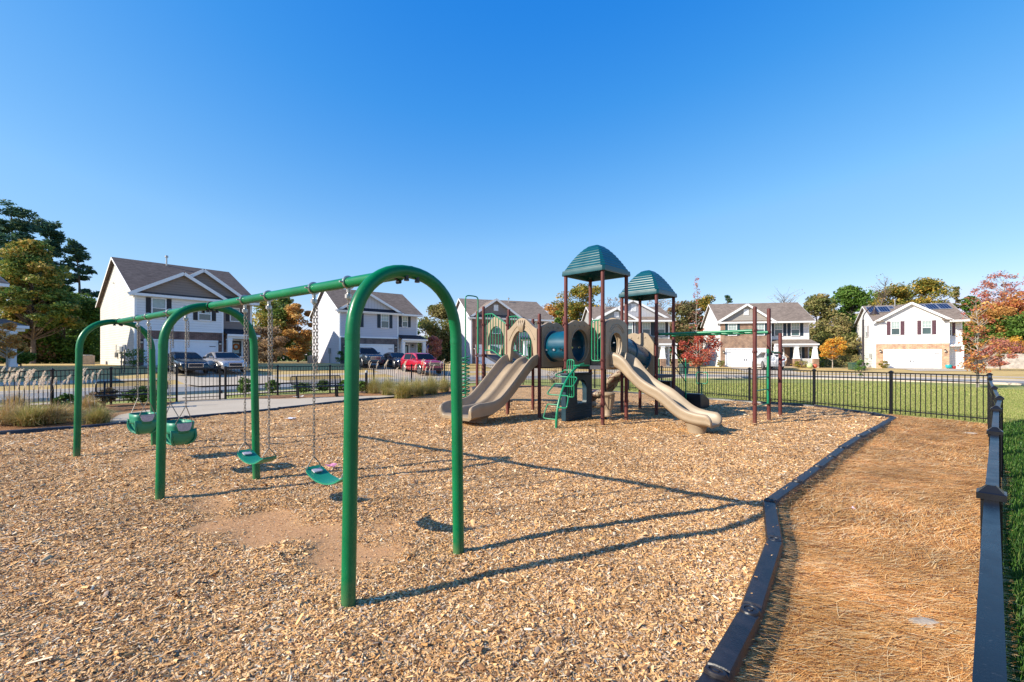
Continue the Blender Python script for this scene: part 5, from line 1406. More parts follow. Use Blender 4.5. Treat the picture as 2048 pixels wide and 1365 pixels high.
MB().b2(5.75, 9.9, .72, .774, -.4, 2.6).build('brick_front', M['brick_tan'], h); front_door(h, 6.3, 7.2, .12, 2.15, .72); window(h, 8.38, 9.15, .95, 2.35, .72, shut=M['shut_navy'], sw=.3); lantern(h, .4, -.09, 1.8)
rl = MB(); rl.b2(8.4, 9.75, -.76, -.70, .95, 1.02); rl.b2(8.4, 9.75, -.76, -.70, .25, .32)
for i in range(12): rl.b2(8.44+i*.112, 8.49+i*.112, -.755, -.705, .32, .95)
rl.build('railing', M['white'], h)
pipe(h, 2.0, 5.5, 7.7, .4)
# house 6: white with orange brick and solar panels
A, an = (42.8,53.6), -25.6; HS[6] = (A, an)
h = house('white house with plum shutters, orange brick round the garage and solar panels on its roof', A, an, .38, 7.95, 6.6, 9.2, 7.75, 5.55, M['sid_white'], M['roof_lt'],
          r=.9, gables=((.0,6.6,3.25,7.55,.03,M['sid_white'],None),), flush=True)
brick_front(h, .05, 6.58, .85, 5.8, 2.12, 2.88, M['brick_orange']); band_trim(h, .03, 6.6, 2.88, 0); garage_door(h, .85, 5.8, 2.12, -.022)
window(h, 1.5, 2.23, 3.97, 5.42, 0, shut=M['shut_plum'], sw=.34); window(h, 4.27, 5.03, 3.97, 5.42, 0, shut=M['shut_plum'], sw=.34); window(h, 6.68, 7.05, 3.8, 5.15, .9, shut=M['shut_plum'], sw=.26)
lantern(h, .42, -.09, 2.05); lantern(h, 6.2, -.09, 2.05)
MB().b2(6.62, 7.9, .1, .88, 2.55, 2.75).build('porch_beam', M['white'], h); MB().b2(7.7, 7.88, .1, .28, -.2, 2.55).build('column', M['white'], h)
for x0 in (-.1, 5.9): MB().slab((x0,-.42,5.50),(x0+.85,-.42,5.50),(x0+.75,-.03,5.78),(x0+.05,-.03,5.78), .06).build('roof_return', M['roof_lt'], h)
MB().box((-.12, 1.5, 1.5), (.16,.3,.5)).build('meter_box', M['meter'], h); window(h, 3.4, 4.1, 3.9, 5.2, 0, wall='side', shut=M['shut_plum'], sw=.3)
pipe(h, 2.9, 4.2, 7.8, .55)
m_ = (7.75-5.55)/4.6
def solar(x0, x1, y0, y1):
    z = lambda y: 5.55+m_*y+.16
    p = MB(); p.slab((x0,y0,z(y0)),(x1,y0,z(y0)),(x1,y1,z(y1)),(x0,y1,z(y1)), .04); po = p.build('solar_panel', M['solar'], h)
    f_ = MB()
    for x in (x0, x1): f_.bar((x,y0,z(y0)+.015),(x,y1,z(y1)+.015), .05, .05)
    for y in (y0, y1): f_.bar((x0,y,z(y)+.015),(x1,y,z(y)+.015), .05, .05)
    for i in range(1, 4): f_.bar((lerp(x0,x1,i/4),y0,z(y0)+.005),(lerp(x0,x1,i/4),y1,z(y1)+.005), .015, .02)
    f_.build('panel_frame', M['solarframe'], po)
for x0 in (-.05, 1.05): solar(x0, x0+1.02, 2.3, 4.1)
for x0 in (4.55, 5.65, 6.75): solar(x0, x0+1.02, 2.6, 4.3)
solar(2.15, 2.6, 3.2, 4.1)
# house at the left edge, only an eave corner in view
A, an = (-36.5,17.0), 72; HS[0] = (A, an)
h = house('neighbouring house cut by the left picture edge, white eaves beside the big trees', A, an, .95, 12.6, 7.0, 11.0, 8.4, 5.5, M['sid_lav'], M['roof_br'], r=.6, gables=((-.1,7.1,3.5,7.4,0,M['sid_taupe'],None),))
brick_front(h, .1, 6.9, 1.0, 6.0, 2.1, 2.8, M['brick_red']); garage_door(h, 1.0, 6.0, 2.1, -.022); porch(h, 7.05, 13.3, .6, -1.2, 3.2, 2.7, M['roof_br'], (7.4, 12.6))

# driveways
def driveway(n, x0, x1, L, off=0.0, x0f=None, x1f=None):
    A, an = HS[n]; K = 16; vs = []
    for i in range(K+1):
        t = i/K
        for x in (lerp(x0, x0f if x0f is not None else x0, t), lerp((x0+x1)/2, ((x0f if x0f is not None else x0)+(x1f if x1f is not None else x1))/2, t), lerp(x1, x1f if x1f is not None else x1, t)):
            p = loc_of(A, an, x, -.1-L*t); z = float(gz(*p))+.066; vs.append((p[0], p[1], z))
    fs = [(3*i+j, 3*i+j+1, 3*i+j+4, 3*i+j+3) for i in range(K) for j in range(2)]
    o = npmesh('driveway', np.array(vs), np.array(fs), M['concrete']); tag(o, kind='structure')
driveway(1, .3, 5.6, 13.5, x1f=6.2); driveway(2, .4, 6.0, 13.0); driveway(3, .4, 5.7, 12.5); driveway(4, .3, 4.6, 10.5); driveway(5, .5, 5.3, 11.0); driveway(6, .6, 6.1, 10.5)

# ---------------------------------------------------------------- cars
def paint(name, col, metal=.3): return pm(name, col, .22, metal, var=.06, coat=1.0)
def car(label, pos, ang, kind, pmat, rear=False):
    """nose along -y"""
    z = float(gz(pos[0], pos[1]))+.07
    c = empty('parked_car', (pos[0], pos[1], z), R(ang)+(math.pi if rear else 0), label, 'car', 'cars parked on the driveways')
    if kind == 'sedan':
        L, hw, wr = 4.8, .91, .33
        top = [(-2.4,.55),(-2.34,.68),(-2.2,.76),(-1.6,.88),(-1.1,.96),(-.9,.99),(1.6,1.02),(2.0,1.02),(2.3,.96),(2.4,.80)]
        cab = [(-1.05,.97),(-.15,1.40),(.35,1.46),(.95,1.42),(1.85,1.02)]; zb = .20; ax = (-1.45,1.40)
    else:
        L, hw, wr = 5.0, .99, .39
        top = [(-2.5,.70),(-2.45,.95),(-2.3,1.06),(-1.7,1.14),(-1.2,1.18),(-.95,1.20),(1.8,1.22),(2.3,1.22),(2.45,1.15),(2.5,.95)]
        cab = [(-1.1,1.18),(-.35,1.72),(.1,1.80),(1.7,1.80),(2.30,1.24)]; zb = .28; ax = (-1.55,1.48)
    def hwid(y):
        t = abs(y)/(L/2); return hw*(1-.16*max(0, (t-.72)/.28)**2)
    rings = []
    for y, zt in top:
        w_ = hwid(y); zt2 = zt
        half = [(w_*.86,zb),(w_*.97,zb+.12),(w_,zb+.3),(w_*.985,lerp(zb,zt2,.72)),(w_*.93,zt2-.07),(w_*.78,zt2-.012),(w_*.4,zt2)]
        rings.append([(x,y,min(zz,zt2)) for x,zz in half]+[(-x,y,min(zz,zt2)) for x,zz in half[::-1]])
    body = MB().loft(rings).build('body', pmat, c, smooth=True, ang=38)
    # cabin shell
    rg = []
    bz = cab[0][1]-.02
    ys = [p[0] for p in cab]
    for i in range(13):
        y = lerp(ys[0], ys[-1], i/12); zt = pl(cab, y); k = (zt-bz)/(cab[2][1]-bz)
        wb = hw*.93; wt = hw*(.93-.19*k)
        rg.append([(wb,y,bz),(wt,y,zt-.05*k),(wt*.85,y,zt),(-wt*.85,y,zt),(-wt,y,zt-.05*k),(-wb,y,bz)])
    MB().loft(rg).build('roof', pmat, c, smooth=True, ang=45)
    def cw(y, z):
        zt = pl(cab, y); k = max(0.01, (zt-bz)/(cab[2][1]-bz)); f_ = (z-bz)/max(.01, zt-bz); return hw*(.93-.19*k*f_)
    # glass, standing 6 mm proud
    def quad(pts, name='window'):
        o = MB().slab(*pts, .008).build(name, M['carglass'], c); return o
    def front(ya, yb, name, sgn):
        za, zb_ = pl(cab, ya), pl(cab, yb); wa = hw*.84; wb = hw*.67; n_ = Vector((0, sgn*abs(zb_-za), abs(yb-ya))).normalized()*.014
        quad([Vector((-wa,ya,za))+n_, Vector((wa,ya,za))+n_, Vector((wb,yb,zb_))+n_, Vector((-wb,yb,zb_))+n_], name)
    front(lerp(cab[0][0],cab[1][0],.06), lerp(cab[0][0],cab[1][0],.94), 'windscreen', -1)
    front(lerp(cab[4][0],cab[3][0],.10), lerp(cab[4][0],cab[3][0],.90), 'rear_window', 1)
    y0, y1, y2 = cab[0][0]+.42, .28, cab[3][0]+(.05 if kind == 'sedan' else -.05)
    for sg in (-1, 1):
        for a, b, fa in ((y0, y1-.05, True), (y1+.05, y2, False)):
            zl = bz+.05; za = pl(cab, a)-.10 if fa else pl(cab, a)-.10; zb_ = pl(cab, b)-.10
            pts = [(a,zl),(b+(.12 if not fa and kind == 'sedan' else 0),zl),(b,zb_),(max(a,a+.0),max(zl+.04, za))]
            q = [Vector((sg*(cw(y,z)+.008), y, z)) for y, z in pts]
            MB().add(q+[p-Vector((sg*.02,0,0)) for p in q], [(0,1,2,3),(7,6,5,4),(0,4,5,1),(1,5,6,2),(2,6,7,3),(3,7,4,0)]).build('side_window', M['carglass'], c)
        m = MB(); m.box((sg*(hw+.08), y0-.02, bz+.10), (.2,.11,.15)); m.build('mirror', pmat, c, bevel=.03)
        hl = MB(); yl = -L/2; zl = top[1][1]
        hl.prism([(hw*.50,zl-.17),(hw*.86,zl-.13),(hw*.90,zl+.03),(hw*.54,zl-.02)], lambda x,z_,t: (sg*x, yl+t+(.06 if x < hw*.6 else .16), z_), -.035, .10)
        hl.build('headlight', M['lamp'], c, bevel=.012)
        tl = MB(); tl.prism([(hw*.60,zl-.08),(hw*.88,zl-.08),(hw*.88,zl+.14),(hw*.64,zl+.10)], lambda x,z_,t: (sg*x, L/2-t-(.02 if x < hw*.7 else .10), z_), -.04, .08); tl.build('tail_light', M['tail'], c)
        for yy in ax:
            wz = MB(); n_ = 20
            def disc(r_, x0, x1):
                return [[(sg*x, yy+r_*math.cos(t), wr+r_*math.sin(t)) for t in [2*math.pi*i/n_ for i in range(n_)]] for x in (x0, x1)]
            wz.loft(disc(wr+.07, hw-.14, hw+.006)); wz.build('wheel_arch', M['shut_blk'], c)
            t_ = MB().loft([[(sg*x, yy+r_*math.cos(t), wr+r_*math.sin(t)) for t in [2*math.pi*i/n_ for i in range(n_)]] for x, r_ in ((hw-.16,wr),(hw-.01,wr),(hw+.018,wr-.03))])
            wo_ = t_.build('wheel', M['tyre'], c, smooth=True)
            rm = MB()
            for k in range(10):
                a = 2*math.pi*k/10; rm.bar((sg*(hw+.022), yy, wr), (sg*(hw+.022), yy+(wr-.07)*math.cos(a), wr+(wr-.07)*math.sin(a)), .045, .02, up=(1,0,0))
            rm.loft([[(sg*(hw+.02+.012*q_), yy+(wr-.05-.02*q_)*math.cos(t), wr+(wr-.05-.02*q_)*math.sin(t)) for t in [2*math.pi*i/n_ for i in range(n_)]] for q_ in (0,1)], cap=False)
            rm.build('rim', M['rim'], wo_)
    zl = top[1][1]
    g = MB(); g.box((0, -L/2-.005, zl-.16), (hw*.92,.06,.24)); go = g.build('grille', M['shut_blk'], c, bevel=.03)
    ch = MB(); ch.b2(-hw*.47,hw*.47,-L/2-.055,-L/2-.03,zl-.06,zl-.03); ch.b2(-hw*.47,hw*.47,-L/2-.055,-L/2-.03,zl-.29,zl-.26)
    for x in (-hw*.47, hw*.47-.03): ch.b2(x, x+.03, -L/2-.055, -L/2-.03, zl-.26, zl-.06)
    if kind == 'suv': ch.b2(-hw*.44,hw*.44,-L/2-.055,-L/2-.035,zl-.175,zl-.145)
    ch.build('chrome_surround', M['chrome'], go)
    bp = MB(); bp.box((0, -L/2+.05, zb+.10), (hw*1.6,.16,.16)); bp.build('bumper', M['shut_blk'], c, bevel=.04)
    pl_ = MB(); pl_.box((0, L/2+.01, zl-.12), (.5,.02,.14)); pl_.build('number_plate', M['white'], c)
    if rear:
        bk = MB()
        for k, yy in enumerate((L/2+.35, L/2+.55)):
            for wx in (-.5, .5):
                bk.tube([Vector((wx+.31*math.cos(t), yy, 1.05+.05*k+.31*math.sin(t))) for t in [2*math.pi*i/24 for i in range(24)]], .022, 6, closed=True)
            for p, q in (((-.5,1.05),(-.15,1.5)),((-.15,1.5),(.4,1.5)),((.4,1.5),(.5,1.05)),((-.5,1.05),(.02,1.0)),((.02,1.0),(-.15,1.5)),((.02,1.0),(.4,1.5)),((.4,1.5),(.42,1.7)),((-.15,1.5),(-.2,1.62))):
                bk.tube([(p[0],yy,p[1]+.05*k),(q[0],yy,q[1]+.05*k)], .02, 6)
        return c, bk
    return c
def hp(n, x, y): return loc_of(*HS[n], x, y)
car('black sedan with chrome grille surround in front of the dark red brick garage', hp(1, 1.75, -5.2), 50, 'sedan', paint('black_car_paint', (.012,.011,.012)))
car('silver sedan with dark windscreen parked beside the black sedan', hp(1, 4.2, -5.0), 50, 'sedan', paint('silver_car_paint', (.48,.44,.42), .5))
car('dark blue-grey SUV with bright headlights, half hidden by the near arch leg', hp(2, 1.0, -4.6), 38, 'suv', paint('slate_car_paint', (.02,.027,.036)))
car('dark sedan between the slate SUV and the red SUV', hp(2, 3.5, -6.0), 38, 'sedan', paint('navy_car_paint', (.012,.014,.03)))
car('bright red SUV with chrome grille behind the feathery grasses', (-8.1,40.6), 38, 'suv', paint('red_car_paint', (.42,.006,.02), .1))
cc_, bk = car('silver-white SUV seen from behind, bicycles on its rack, before the tan brick house', (28.4,50.6), -11, 'suv', paint('white_silver_paint', (.5,.51,.53), .4), rear=True)
bz_ = float(gz(28.4, 50.6))
bo = bk.build('bicycle', M['white']); bo.location = cc_.location; bo.rotation_euler = cc_.rotation_euler
tag(bo, 'two white bicycles strapped to the rack behind the silver-white SUV', 'bicycles')

# ---------------------------------------------------------------- trees
def leaf_mat(name, cols, big=None, k=1.4):
    cols = [tuple(min(.8, c*k) for c in q) for q in cols]
    return island_mat(name, cols, .65, trans=.28, big=big, bigscale=.35, spec=.25, clump=True)
LM = {
 'pine': leaf_mat('pine_foliage', [(.028,.075,.055),(.04,.095,.06),(.06,.115,.05),(.03,.08,.065),(.10,.13,.055)]),
 'autumn': leaf_mat('turning_foliage', [(.05,.10,.022),(.09,.15,.03),(.07,.125,.025),(.17,.20,.045),(.14,.17,.035),(.28,.24,.05),(.38,.24,.06),(.38,.31,.08)]),
 'olive': leaf_mat('olive_foliage', [(.07,.09,.025),(.11,.125,.035),(.15,.15,.045),(.20,.18,.06),(.20,.15,.06),(.27,.23,.09)]),
 'rust': leaf_mat('rust_foliage', [(.24,.18,.05),(.30,.15,.045),(.40,.20,.055),(.46,.28,.08),(.50,.34,.12)]),
 'red': leaf_mat('red_foliage', [(.30,.05,.035),(.38,.085,.05),(.24,.04,.035),(.42,.14,.07),(.20,.035,.03)]),
 'pink': leaf_mat('pinkish_red_foliage', [(.34,.13,.10),(.28,.11,.10),(.40,.16,.09),(.24,.11,.09)]),
 'orange': leaf_mat('orange_foliage', [(.40,.16,.05),(.34,.10,.045),(.42,.22,.06),(.28,.10,.04),(.20,.15,.04)]),
 'yellow': leaf_mat('yellow_foliage', [(.50,.27,.035),(.44,.30,.05),(.52,.22,.03),(.36,.27,.05)]),
 'goldgreen': leaf_mat('gold_green_foliage', [(.17,.16,.025),(.26,.2,.035),(.09,.11,.02),(.34,.22,.04),(.13,.13,.025)]),
 'green': leaf_mat('green_foliage', [(.05,.10,.015),(.07,.14,.02),(.10,.16,.03),(.035,.07,.012)]),
 'brown': leaf_mat('brown_foliage', [(.26,.18,.11),(.34,.22,.12),(.20,.15,.09)]),
 'darkolive': leaf_mat('dark_olive_foliage', [(.06,.07,.025),(.10,.10,.035),(.15,.125,.05),(.17,.10,.055),(.20,.12,.06)]),
}
def tree(name, label, x, y, H, rad, base, leaf, n=7250, size=.16, seed=1, shape='round', bark='bark', nclump=46, spread=.38, cat='tree', group=None, trunk_r=None, z=None, lean=0.0):
    rs = np.random.RandomState(seed); z0 = float(gz(x, y)) if z is None else z
    t = empty(name, (x, y, z0), 0, label, cat, group)
    tr = trunk_r or H*.016+.03
    k = MB(); top = H*.93
    tp = [(0,0,-.3)]+[(rs.normal(0,.012*H)*i/6+lean*i/6, rs.normal(0,.012*H)*i/6, top*i/6) for i in range(1, 7)]
    k.tube(smooth_path(tp, 3), [lerp(tr, tr*.12, i/18)*(1.25 if i == 0 else 1) for i in range(19)], 8)
    # clump centres through the crown
    C = []
    while len(C) < nclump:
        u = rs.uniform(0, 1); a = rs.uniform(0, 2*math.pi)
        if shape == 'round': w_ = math.sqrt(max(.02, 1-(2*u-1)**2))
        elif shape == 'fir': w_ = (1-u)**.6*(.75+.25*min(1, u*4))+.04
        elif shape == 'cone': w_ = (1-u)*1.0+.06
        elif shape == 'pine': w_ = (.5+.5*math.sin(math.pi*min(1, u*1.1+.08)))*(1-.45*u)
        elif shape == 'vase': w_ = .35+.65*math.sin(math.pi*(.15+.72*u))
        else: w_ = .8
        q = math.sqrt(rs.uniform(.12, 1))*w_*rad
        C.append((q*math.cos(a)*rs.uniform(.8, 1.12), q*math.sin(a)*rs.uniform(.8, 1.12), base+(H-base)*u*.97+rs.normal(0, .02*H)))
    C = np.array(C)
    for c in C[::1]:
        zs = max(base*.7, c[2]-np.hypot(c[0], c[1])*(.75 if shape != 'pine' else .1)); zs = min(zs, top*.95)
        b0 = np.array([np.interp(zs, [p[2] for p in tp], [p[0] for p in tp]), np.interp(zs, [p[2] for p in tp], [p[1] for p in tp]), zs])
        m = (b0+c)/2+rs.normal(0, .03*H, 3)*.5
        k.tube([b0, m, c], [tr*.32*(1-zs/H)+.012, tr*.2*(1-zs/H)+.009, .006], 5, cap=False)
    k.build('trunk', M[bark], t, smooth=True, ang=60)
    if n > 0:
        w_ = rs.uniform(.5, 1.5, len(C)); w_ /= w_.sum(); ids = rs.choice(len(C), n, p=w_)
        rc = rad*spread*rs.uniform(.6, 1.35, len(C))
        d = rs.normal(0, 1, (n, 3)); d /= np.linalg.norm(d, axis=1)[:,None]
        rr = rs.uniform(0, 1, n)**.45
        ctr = C[ids]+d*(rc[ids]*rr)[:,None]*np.array([1, 1, .62 if shape in ('round','vase') else .5])
        a = rs.normal(0, 1, (n, 3)); a[:,2] *= .6; a /= np.linalg.norm(a, axis=1)[:,None]
        b = np.cross(a, rs.normal(0, 1, (n, 3))); b /= np.linalg.norm(b, axis=1)[:,None]
        s = size*rs.uniform(.55, 1.35, n)[:,None]; as_ = .34 if shape == 'pine' else .55
        V = np.stack([ctr-a*s*.5, ctr+b*s*as_*.5+a*s*.05, ctr+a*s*.5, ctr-b*s*as_*.5+a*s*.05], 1).reshape(-1, 3)
        co_ = npmesh('crown', V, np.arange(4*n).reshape(n, 4), LM[leaf], t)
        ca = rs.uniform(0, 1, len(C)); at_ = co_.data.attributes.new('clump', 'FLOAT', 'POINT'); at_.data.foreach_set('value', np.repeat(ca[ids], 4).astype(np.float32))
    return t
def at(px, Y): return ((px-1024)/F*Y, Y)
def hz_(py, Y): return CH+(HZ-py)*Y/F      # height of a row at a depth
def T(name, label, px, Y, ytop, wpx, ybase, leaf, **kw):
    x, y = at(px, Y); z0 = float(gz(x, y)); return tree(name, label, x, y, hz_(ytop, Y)-z0, wpx/2*Y/F, max(.3, hz_(ybase, Y)-z0), leaf, **kw)
# left wood
T('pine_tree', 'tallest dark pine at the left picture edge, blue-green top above the orange-green tree', 28, 56, 410, 150, 600, 'pine', n=13485, size=.5, seed=11, shape='pine', nclump=105, spread=.19)
T('pine_tree', 'dark pine with an open top standing between the tallest pine and the cream house', 98, 60, 436, 110, 640, 'pine', n=9889, size=.5, seed=12, shape='pine', nclump=105, spread=.19)
T('pine_tree', 'slim dark pine next to the roof of the cream-walled house', 155, 60, 480, 100, 690, 'pine', n=8990, size=.5, seed=13, shape='pine', nclump=105, spread=.19)
T('broad_tree', 'big tree turning from green to orange, in front of the dark pines at the left', 66, 46, 482, 175, 660, 'autumn', n=36000, size=.30, seed=14, nclump=150, spread=.20, shape='fir')
T('broad_tree', 'shadowed dark green tree low between the orange-green tree and the cream house', 130, 50, 590, 130, 720, 'green', n=20300, size=.30, seed=15, nclump=60)
T('broad_tree', 'dark green undergrowth tree behind the lawn at the far left', 40, 48, 640, 120, 730, 'darkolive', n=13050, size=.3, seed=16, nclump=50)
T('broad_tree', 'dark evergreen mass tree standing tight against the left rear corner of the cream house', 172, 57, 600, 80, 725, 'green', n=13050, size=.32, seed=17, nclump=44)
T('young_tree', 'young brown-leaved tree with pale trunk at the left edge behind the plumes', 14, 27, 650, 62, 712, 'rust', n=3770, size=.13, seed=18, nclump=30, bark='palebark', spread=.28, trunk_r=.06)
T('bush', 'green low bush behind the fence right of the pale young trunk', 42, 30, 708, 46, 738, 'green', n=2175, size=.16, seed=19, nclump=18, cat='bush')
# between the houses
T('broad_tree', 'yellow-green tree between the cream house and the pale grey house', 552, 62, 592, 96, 700, 'autumn', n=18850, size=.34, seed=21, nclump=60)
T('broad_tree', 'rust-orange tree touching the left wall of the pale grey house', 596, 60, 606, 62, 712, 'rust', n=11600, size=.3, seed=22, nclump=44)
T('broad_tree', 'brown-grey low tree right of the cream house porch', 536, 56, 650, 70, 728, 'brown', n=7250, size=.28, seed=23, nclump=40)
T('broad_tree', 'grey-olive tree right of the pale grey house, framed by the near arch', 884, 62, 612, 86, 715, 'olive', n=20300, size=.28, seed=24, nclump=64)
T('broad_tree', 'dark green tree behind the right corner of the pale grey house', 852, 68, 640, 50, 720, 'green', n=7250, size=.3, seed=25, nclump=36)
T('maple_tree', 'small salmon-red maple beside the red SUV', 866, 53, 676, 40, 716, 'pink', n=5510, size=.2, seed=26, nclump=34, cat='tree')
T('broad_tree', 'gold-brown tree rising between the grey-brown gable house and the tall tower', 1160, 72, 576, 108, 660, 'goldgreen', n=9425, size=.36, seed=31, nclump=46, spread=.30, shape='vase')
T('broad_tree', 'thin brownish tree left of the gold-brown tree, over the roof', 1112, 76, 602, 60, 660, 'rust', n=3770, size=.32, seed=32, nclump=36, spread=.33)
T('conifer', 'dark green conifer just above the roof left of the tall tower', 1118, 70, 622, 34, 700, 'green', n=4350, size=.3, seed=33, nclump=36, shape='cone')
T('bare_tree', 'nearly bare grey tree seen between the two tower roofs', 1226, 74, 596, 60, 640, 'brown', n=500, size=.25, seed=34, nclump=70, spread=.2, shape='vase')
T('bare_tree', 'nearly bare tree above the nested gables, right of the second roof', 1322, 74, 590, 66, 640, 'brown', n=600, size=.25, seed=35, nclump=80, spread=.2, shape='vase')
T('broad_tree', 'dark brown-olive tree between the second tower roof and the thin red tree', 1368, 66, 606, 76, 715, 'darkolive', n=15950, size=.32, seed=36, nclump=56)
T('broad_tree', 'rounded moss-green tree top just behind the thin red tree', 1408, 70, 592, 60, 700, 'goldgreen', n=11600, size=.32, seed=37, nclump=44)
T('maple_tree', 'thin-topped red maple with sparse upper twigs, left of the tan brick house', 1399, 34.5, 668, 78, 728, 'red', n=3400, size=.15, seed=38, nclump=46, bark='palebark', spread=.3, trunk_r=.055)
xr, yr = at(1400, 34.6)
tree('sparse_tree', 'tall sparse leader of twigs with few red leaves rising above the red maple', xr, yr+.6, hz_(548, 34.6), .75, 2.2, 'red', n=340, size=.12, seed=39, nclump=50, bark='palebark', spread=.22, shape='cone', trunk_r=.05)
T('bare_tree', 'bare branching tree rising behind the ridge of the tan brick house', 1568, 78, 578, 70, 625, 'brown', n=150, size=.2, seed=40, nclump=90, spread=.2, shape='vase')
T('conifer', 'small dark conifer tip above the left ridge end of the tan brick house', 1456, 76, 586, 22, 620, 'pine', n=900, size=.3, seed=41, nclump=24, shape='cone')
T('broad_tree', 'olive-green tree right behind the porch end of the tan brick house', 1632, 68, 590, 70, 700, 'olive', n=15950, size=.34, seed=42, nclump=54)
T('pine_tree', 'green pine with a flat top left of the white house with solar panels', 1702, 70, 580, 76, 690, 'green', n=15950, size=.36, seed=43, nclump=52)
T('broad_tree', 'tangled brown and olive tree low between tan brick and white houses', 1668, 62, 640, 90, 725, 'olive', n=13050, size=.3, seed=44, nclump=54)
T('young_tree', 'small bright yellow tree on a thin straight trunk on the dry lawn', 1665, 50, 680, 44, 716, 'yellow', n=4060, size=.17, seed=45, nclump=34, bark='palebark', trunk_r=.06, shape='vase')
T('broad_tree', 'gold-green tree behind the solar roof, to the left of its ridge vent', 1782, 76, 578, 92, 660, 'goldgreen', n=13050, size=.36, seed=46, nclump=50)
T('broad_tree', 'largest gold-green tree behind the solar roof, to the right of its ridge vent', 1846, 78, 565, 96, 660, 'goldgreen', n=14500, size=.36, seed=47, nclump=54)
T('bare_tree', 'bare twiggy tree at the left ridge end of the solar house', 1764, 74, 552, 50, 620, 'brown', n=200, size=.2, seed=48, nclump=80, spread=.2, shape='vase')
T('conifer', 'spindly conifer against the sky right of the solar roof', 1912, 66, 578, 30, 640, 'olive', n=1595, size=.3, seed=49, nclump=40, shape='cone', spread=.34)
T('conifer', 'dark-tipped green conifer behind the tall thin red maple', 1942, 64, 590, 60, 725, 'green', n=11600, size=.32, seed=50, nclump=56, shape='cone')
T('maple_tree', 'thin-trunked red and orange maple in front of the white house right corner', 1954, 25.5, 650, 74, 742, 'orange', n=1700, size=.12, seed=51, nclump=50, bark='palebark', spread=.26, trunk_r=.05)
xr, yr = at(1956, 25.9)
tree('sparse_tree', 'pale bare leader with few red leaves above the red and orange maple', xr, yr, hz_(582, 25.9), .85, 2.6, 'red', n=420, size=.11, seed=52, nclump=34, bark='palebark', spread=.24, shape='round', trunk_r=.05)
T('maple_tree', 'small red tree on short stakes in front of the grey wooden fence', 2000, 44, 682, 62, 730, 'pink', n=4350, size=.17, seed=53, nclump=36, bark='palebark', trunk_r=.05)
T('bare_tree', 'tall airy pinkish-red tree against the sky at the right picture edge', 2006, 66, 546, 96, 620, 'pink', n=3480, size=.26, seed=54, nclump=80, spread=.2, shape='round', bark='palebark')
T('broad_tree', 'orange autumn tree below the airy pinkish tree at the right edge', 2026, 62, 590, 90, 690, 'orange', n=13050, size=.3, seed=55, nclump=50)
T('broad_tree', 'rust-coloured tree between the red and orange maple and the right edge', 1982, 60, 612, 80, 710, 'rust', n=10875, size=.3, seed=56, nclump=46)
T('broad_tree', 'green tree behind the grey wooden fence at the right picture edge', 2034, 58, 634, 100, 730, 'green', n=13050, size=.3, seed=57, nclump=50)
T('broad_tree', 'dark green tree behind the grey wooden fence, left of the small red tree', 1956, 60, 650, 70, 728, 'green', n=10150, size=.3, seed=58, nclump=44)
T('bush', 'yellow shrub at the far right above the grey wooden fence', 2032, 54, 676, 40, 706, 'yellow', n=2175, size=.2, seed=59, nclump=22, cat='bush')
T('young_tree', 'knee-high green sapling in its mulch ring on the lawn', 1723, 34.7, 722, 24, 752, 'green', n=500, size=.12, seed=60, nclump=16, trunk_r=.025)
# far wood behind all the houses
def far_wood():
    rs = np.random.RandomState(77); n = 60000; th = rs.uniform(R(12), R(170), n); d = rs.uniform(88, 104, n)
    x = C0[0]+d*np.cos(th); y = C0[1]+d*np.sin(th)
    hh = 7.0+2.0*np.sin(th*23)+1.4*np.sin(th*51+1)+1.0*np.sin(th*97+2)
    z = 0.3+hh*rs.uniform(0, 1, n)**.7
    c = np.stack([x, y, z], 1); a = rs.normal(0, 1, (n, 3)); a /= np.linalg.norm(a, axis=1)[:,None]; b = np.cross(a, rs.normal(0, 1, (n, 3))); b /= np.linalg.norm(b, axis=1)[:,None]
    s = rs.uniform(.5, 1.1, n)[:,None]
    o = npmesh('far_wood', np.stack([c-a*s*.5, c+b*s*.3, c+a*s*.5, c-b*s*.3], 1).reshape(-1, 3), np.arange(4*n).reshape(n, 4), LM['olive'])
    tag(o, 'far brown and olive wood behind the row of houses', 'wood', kind='stuff')
far_wood()

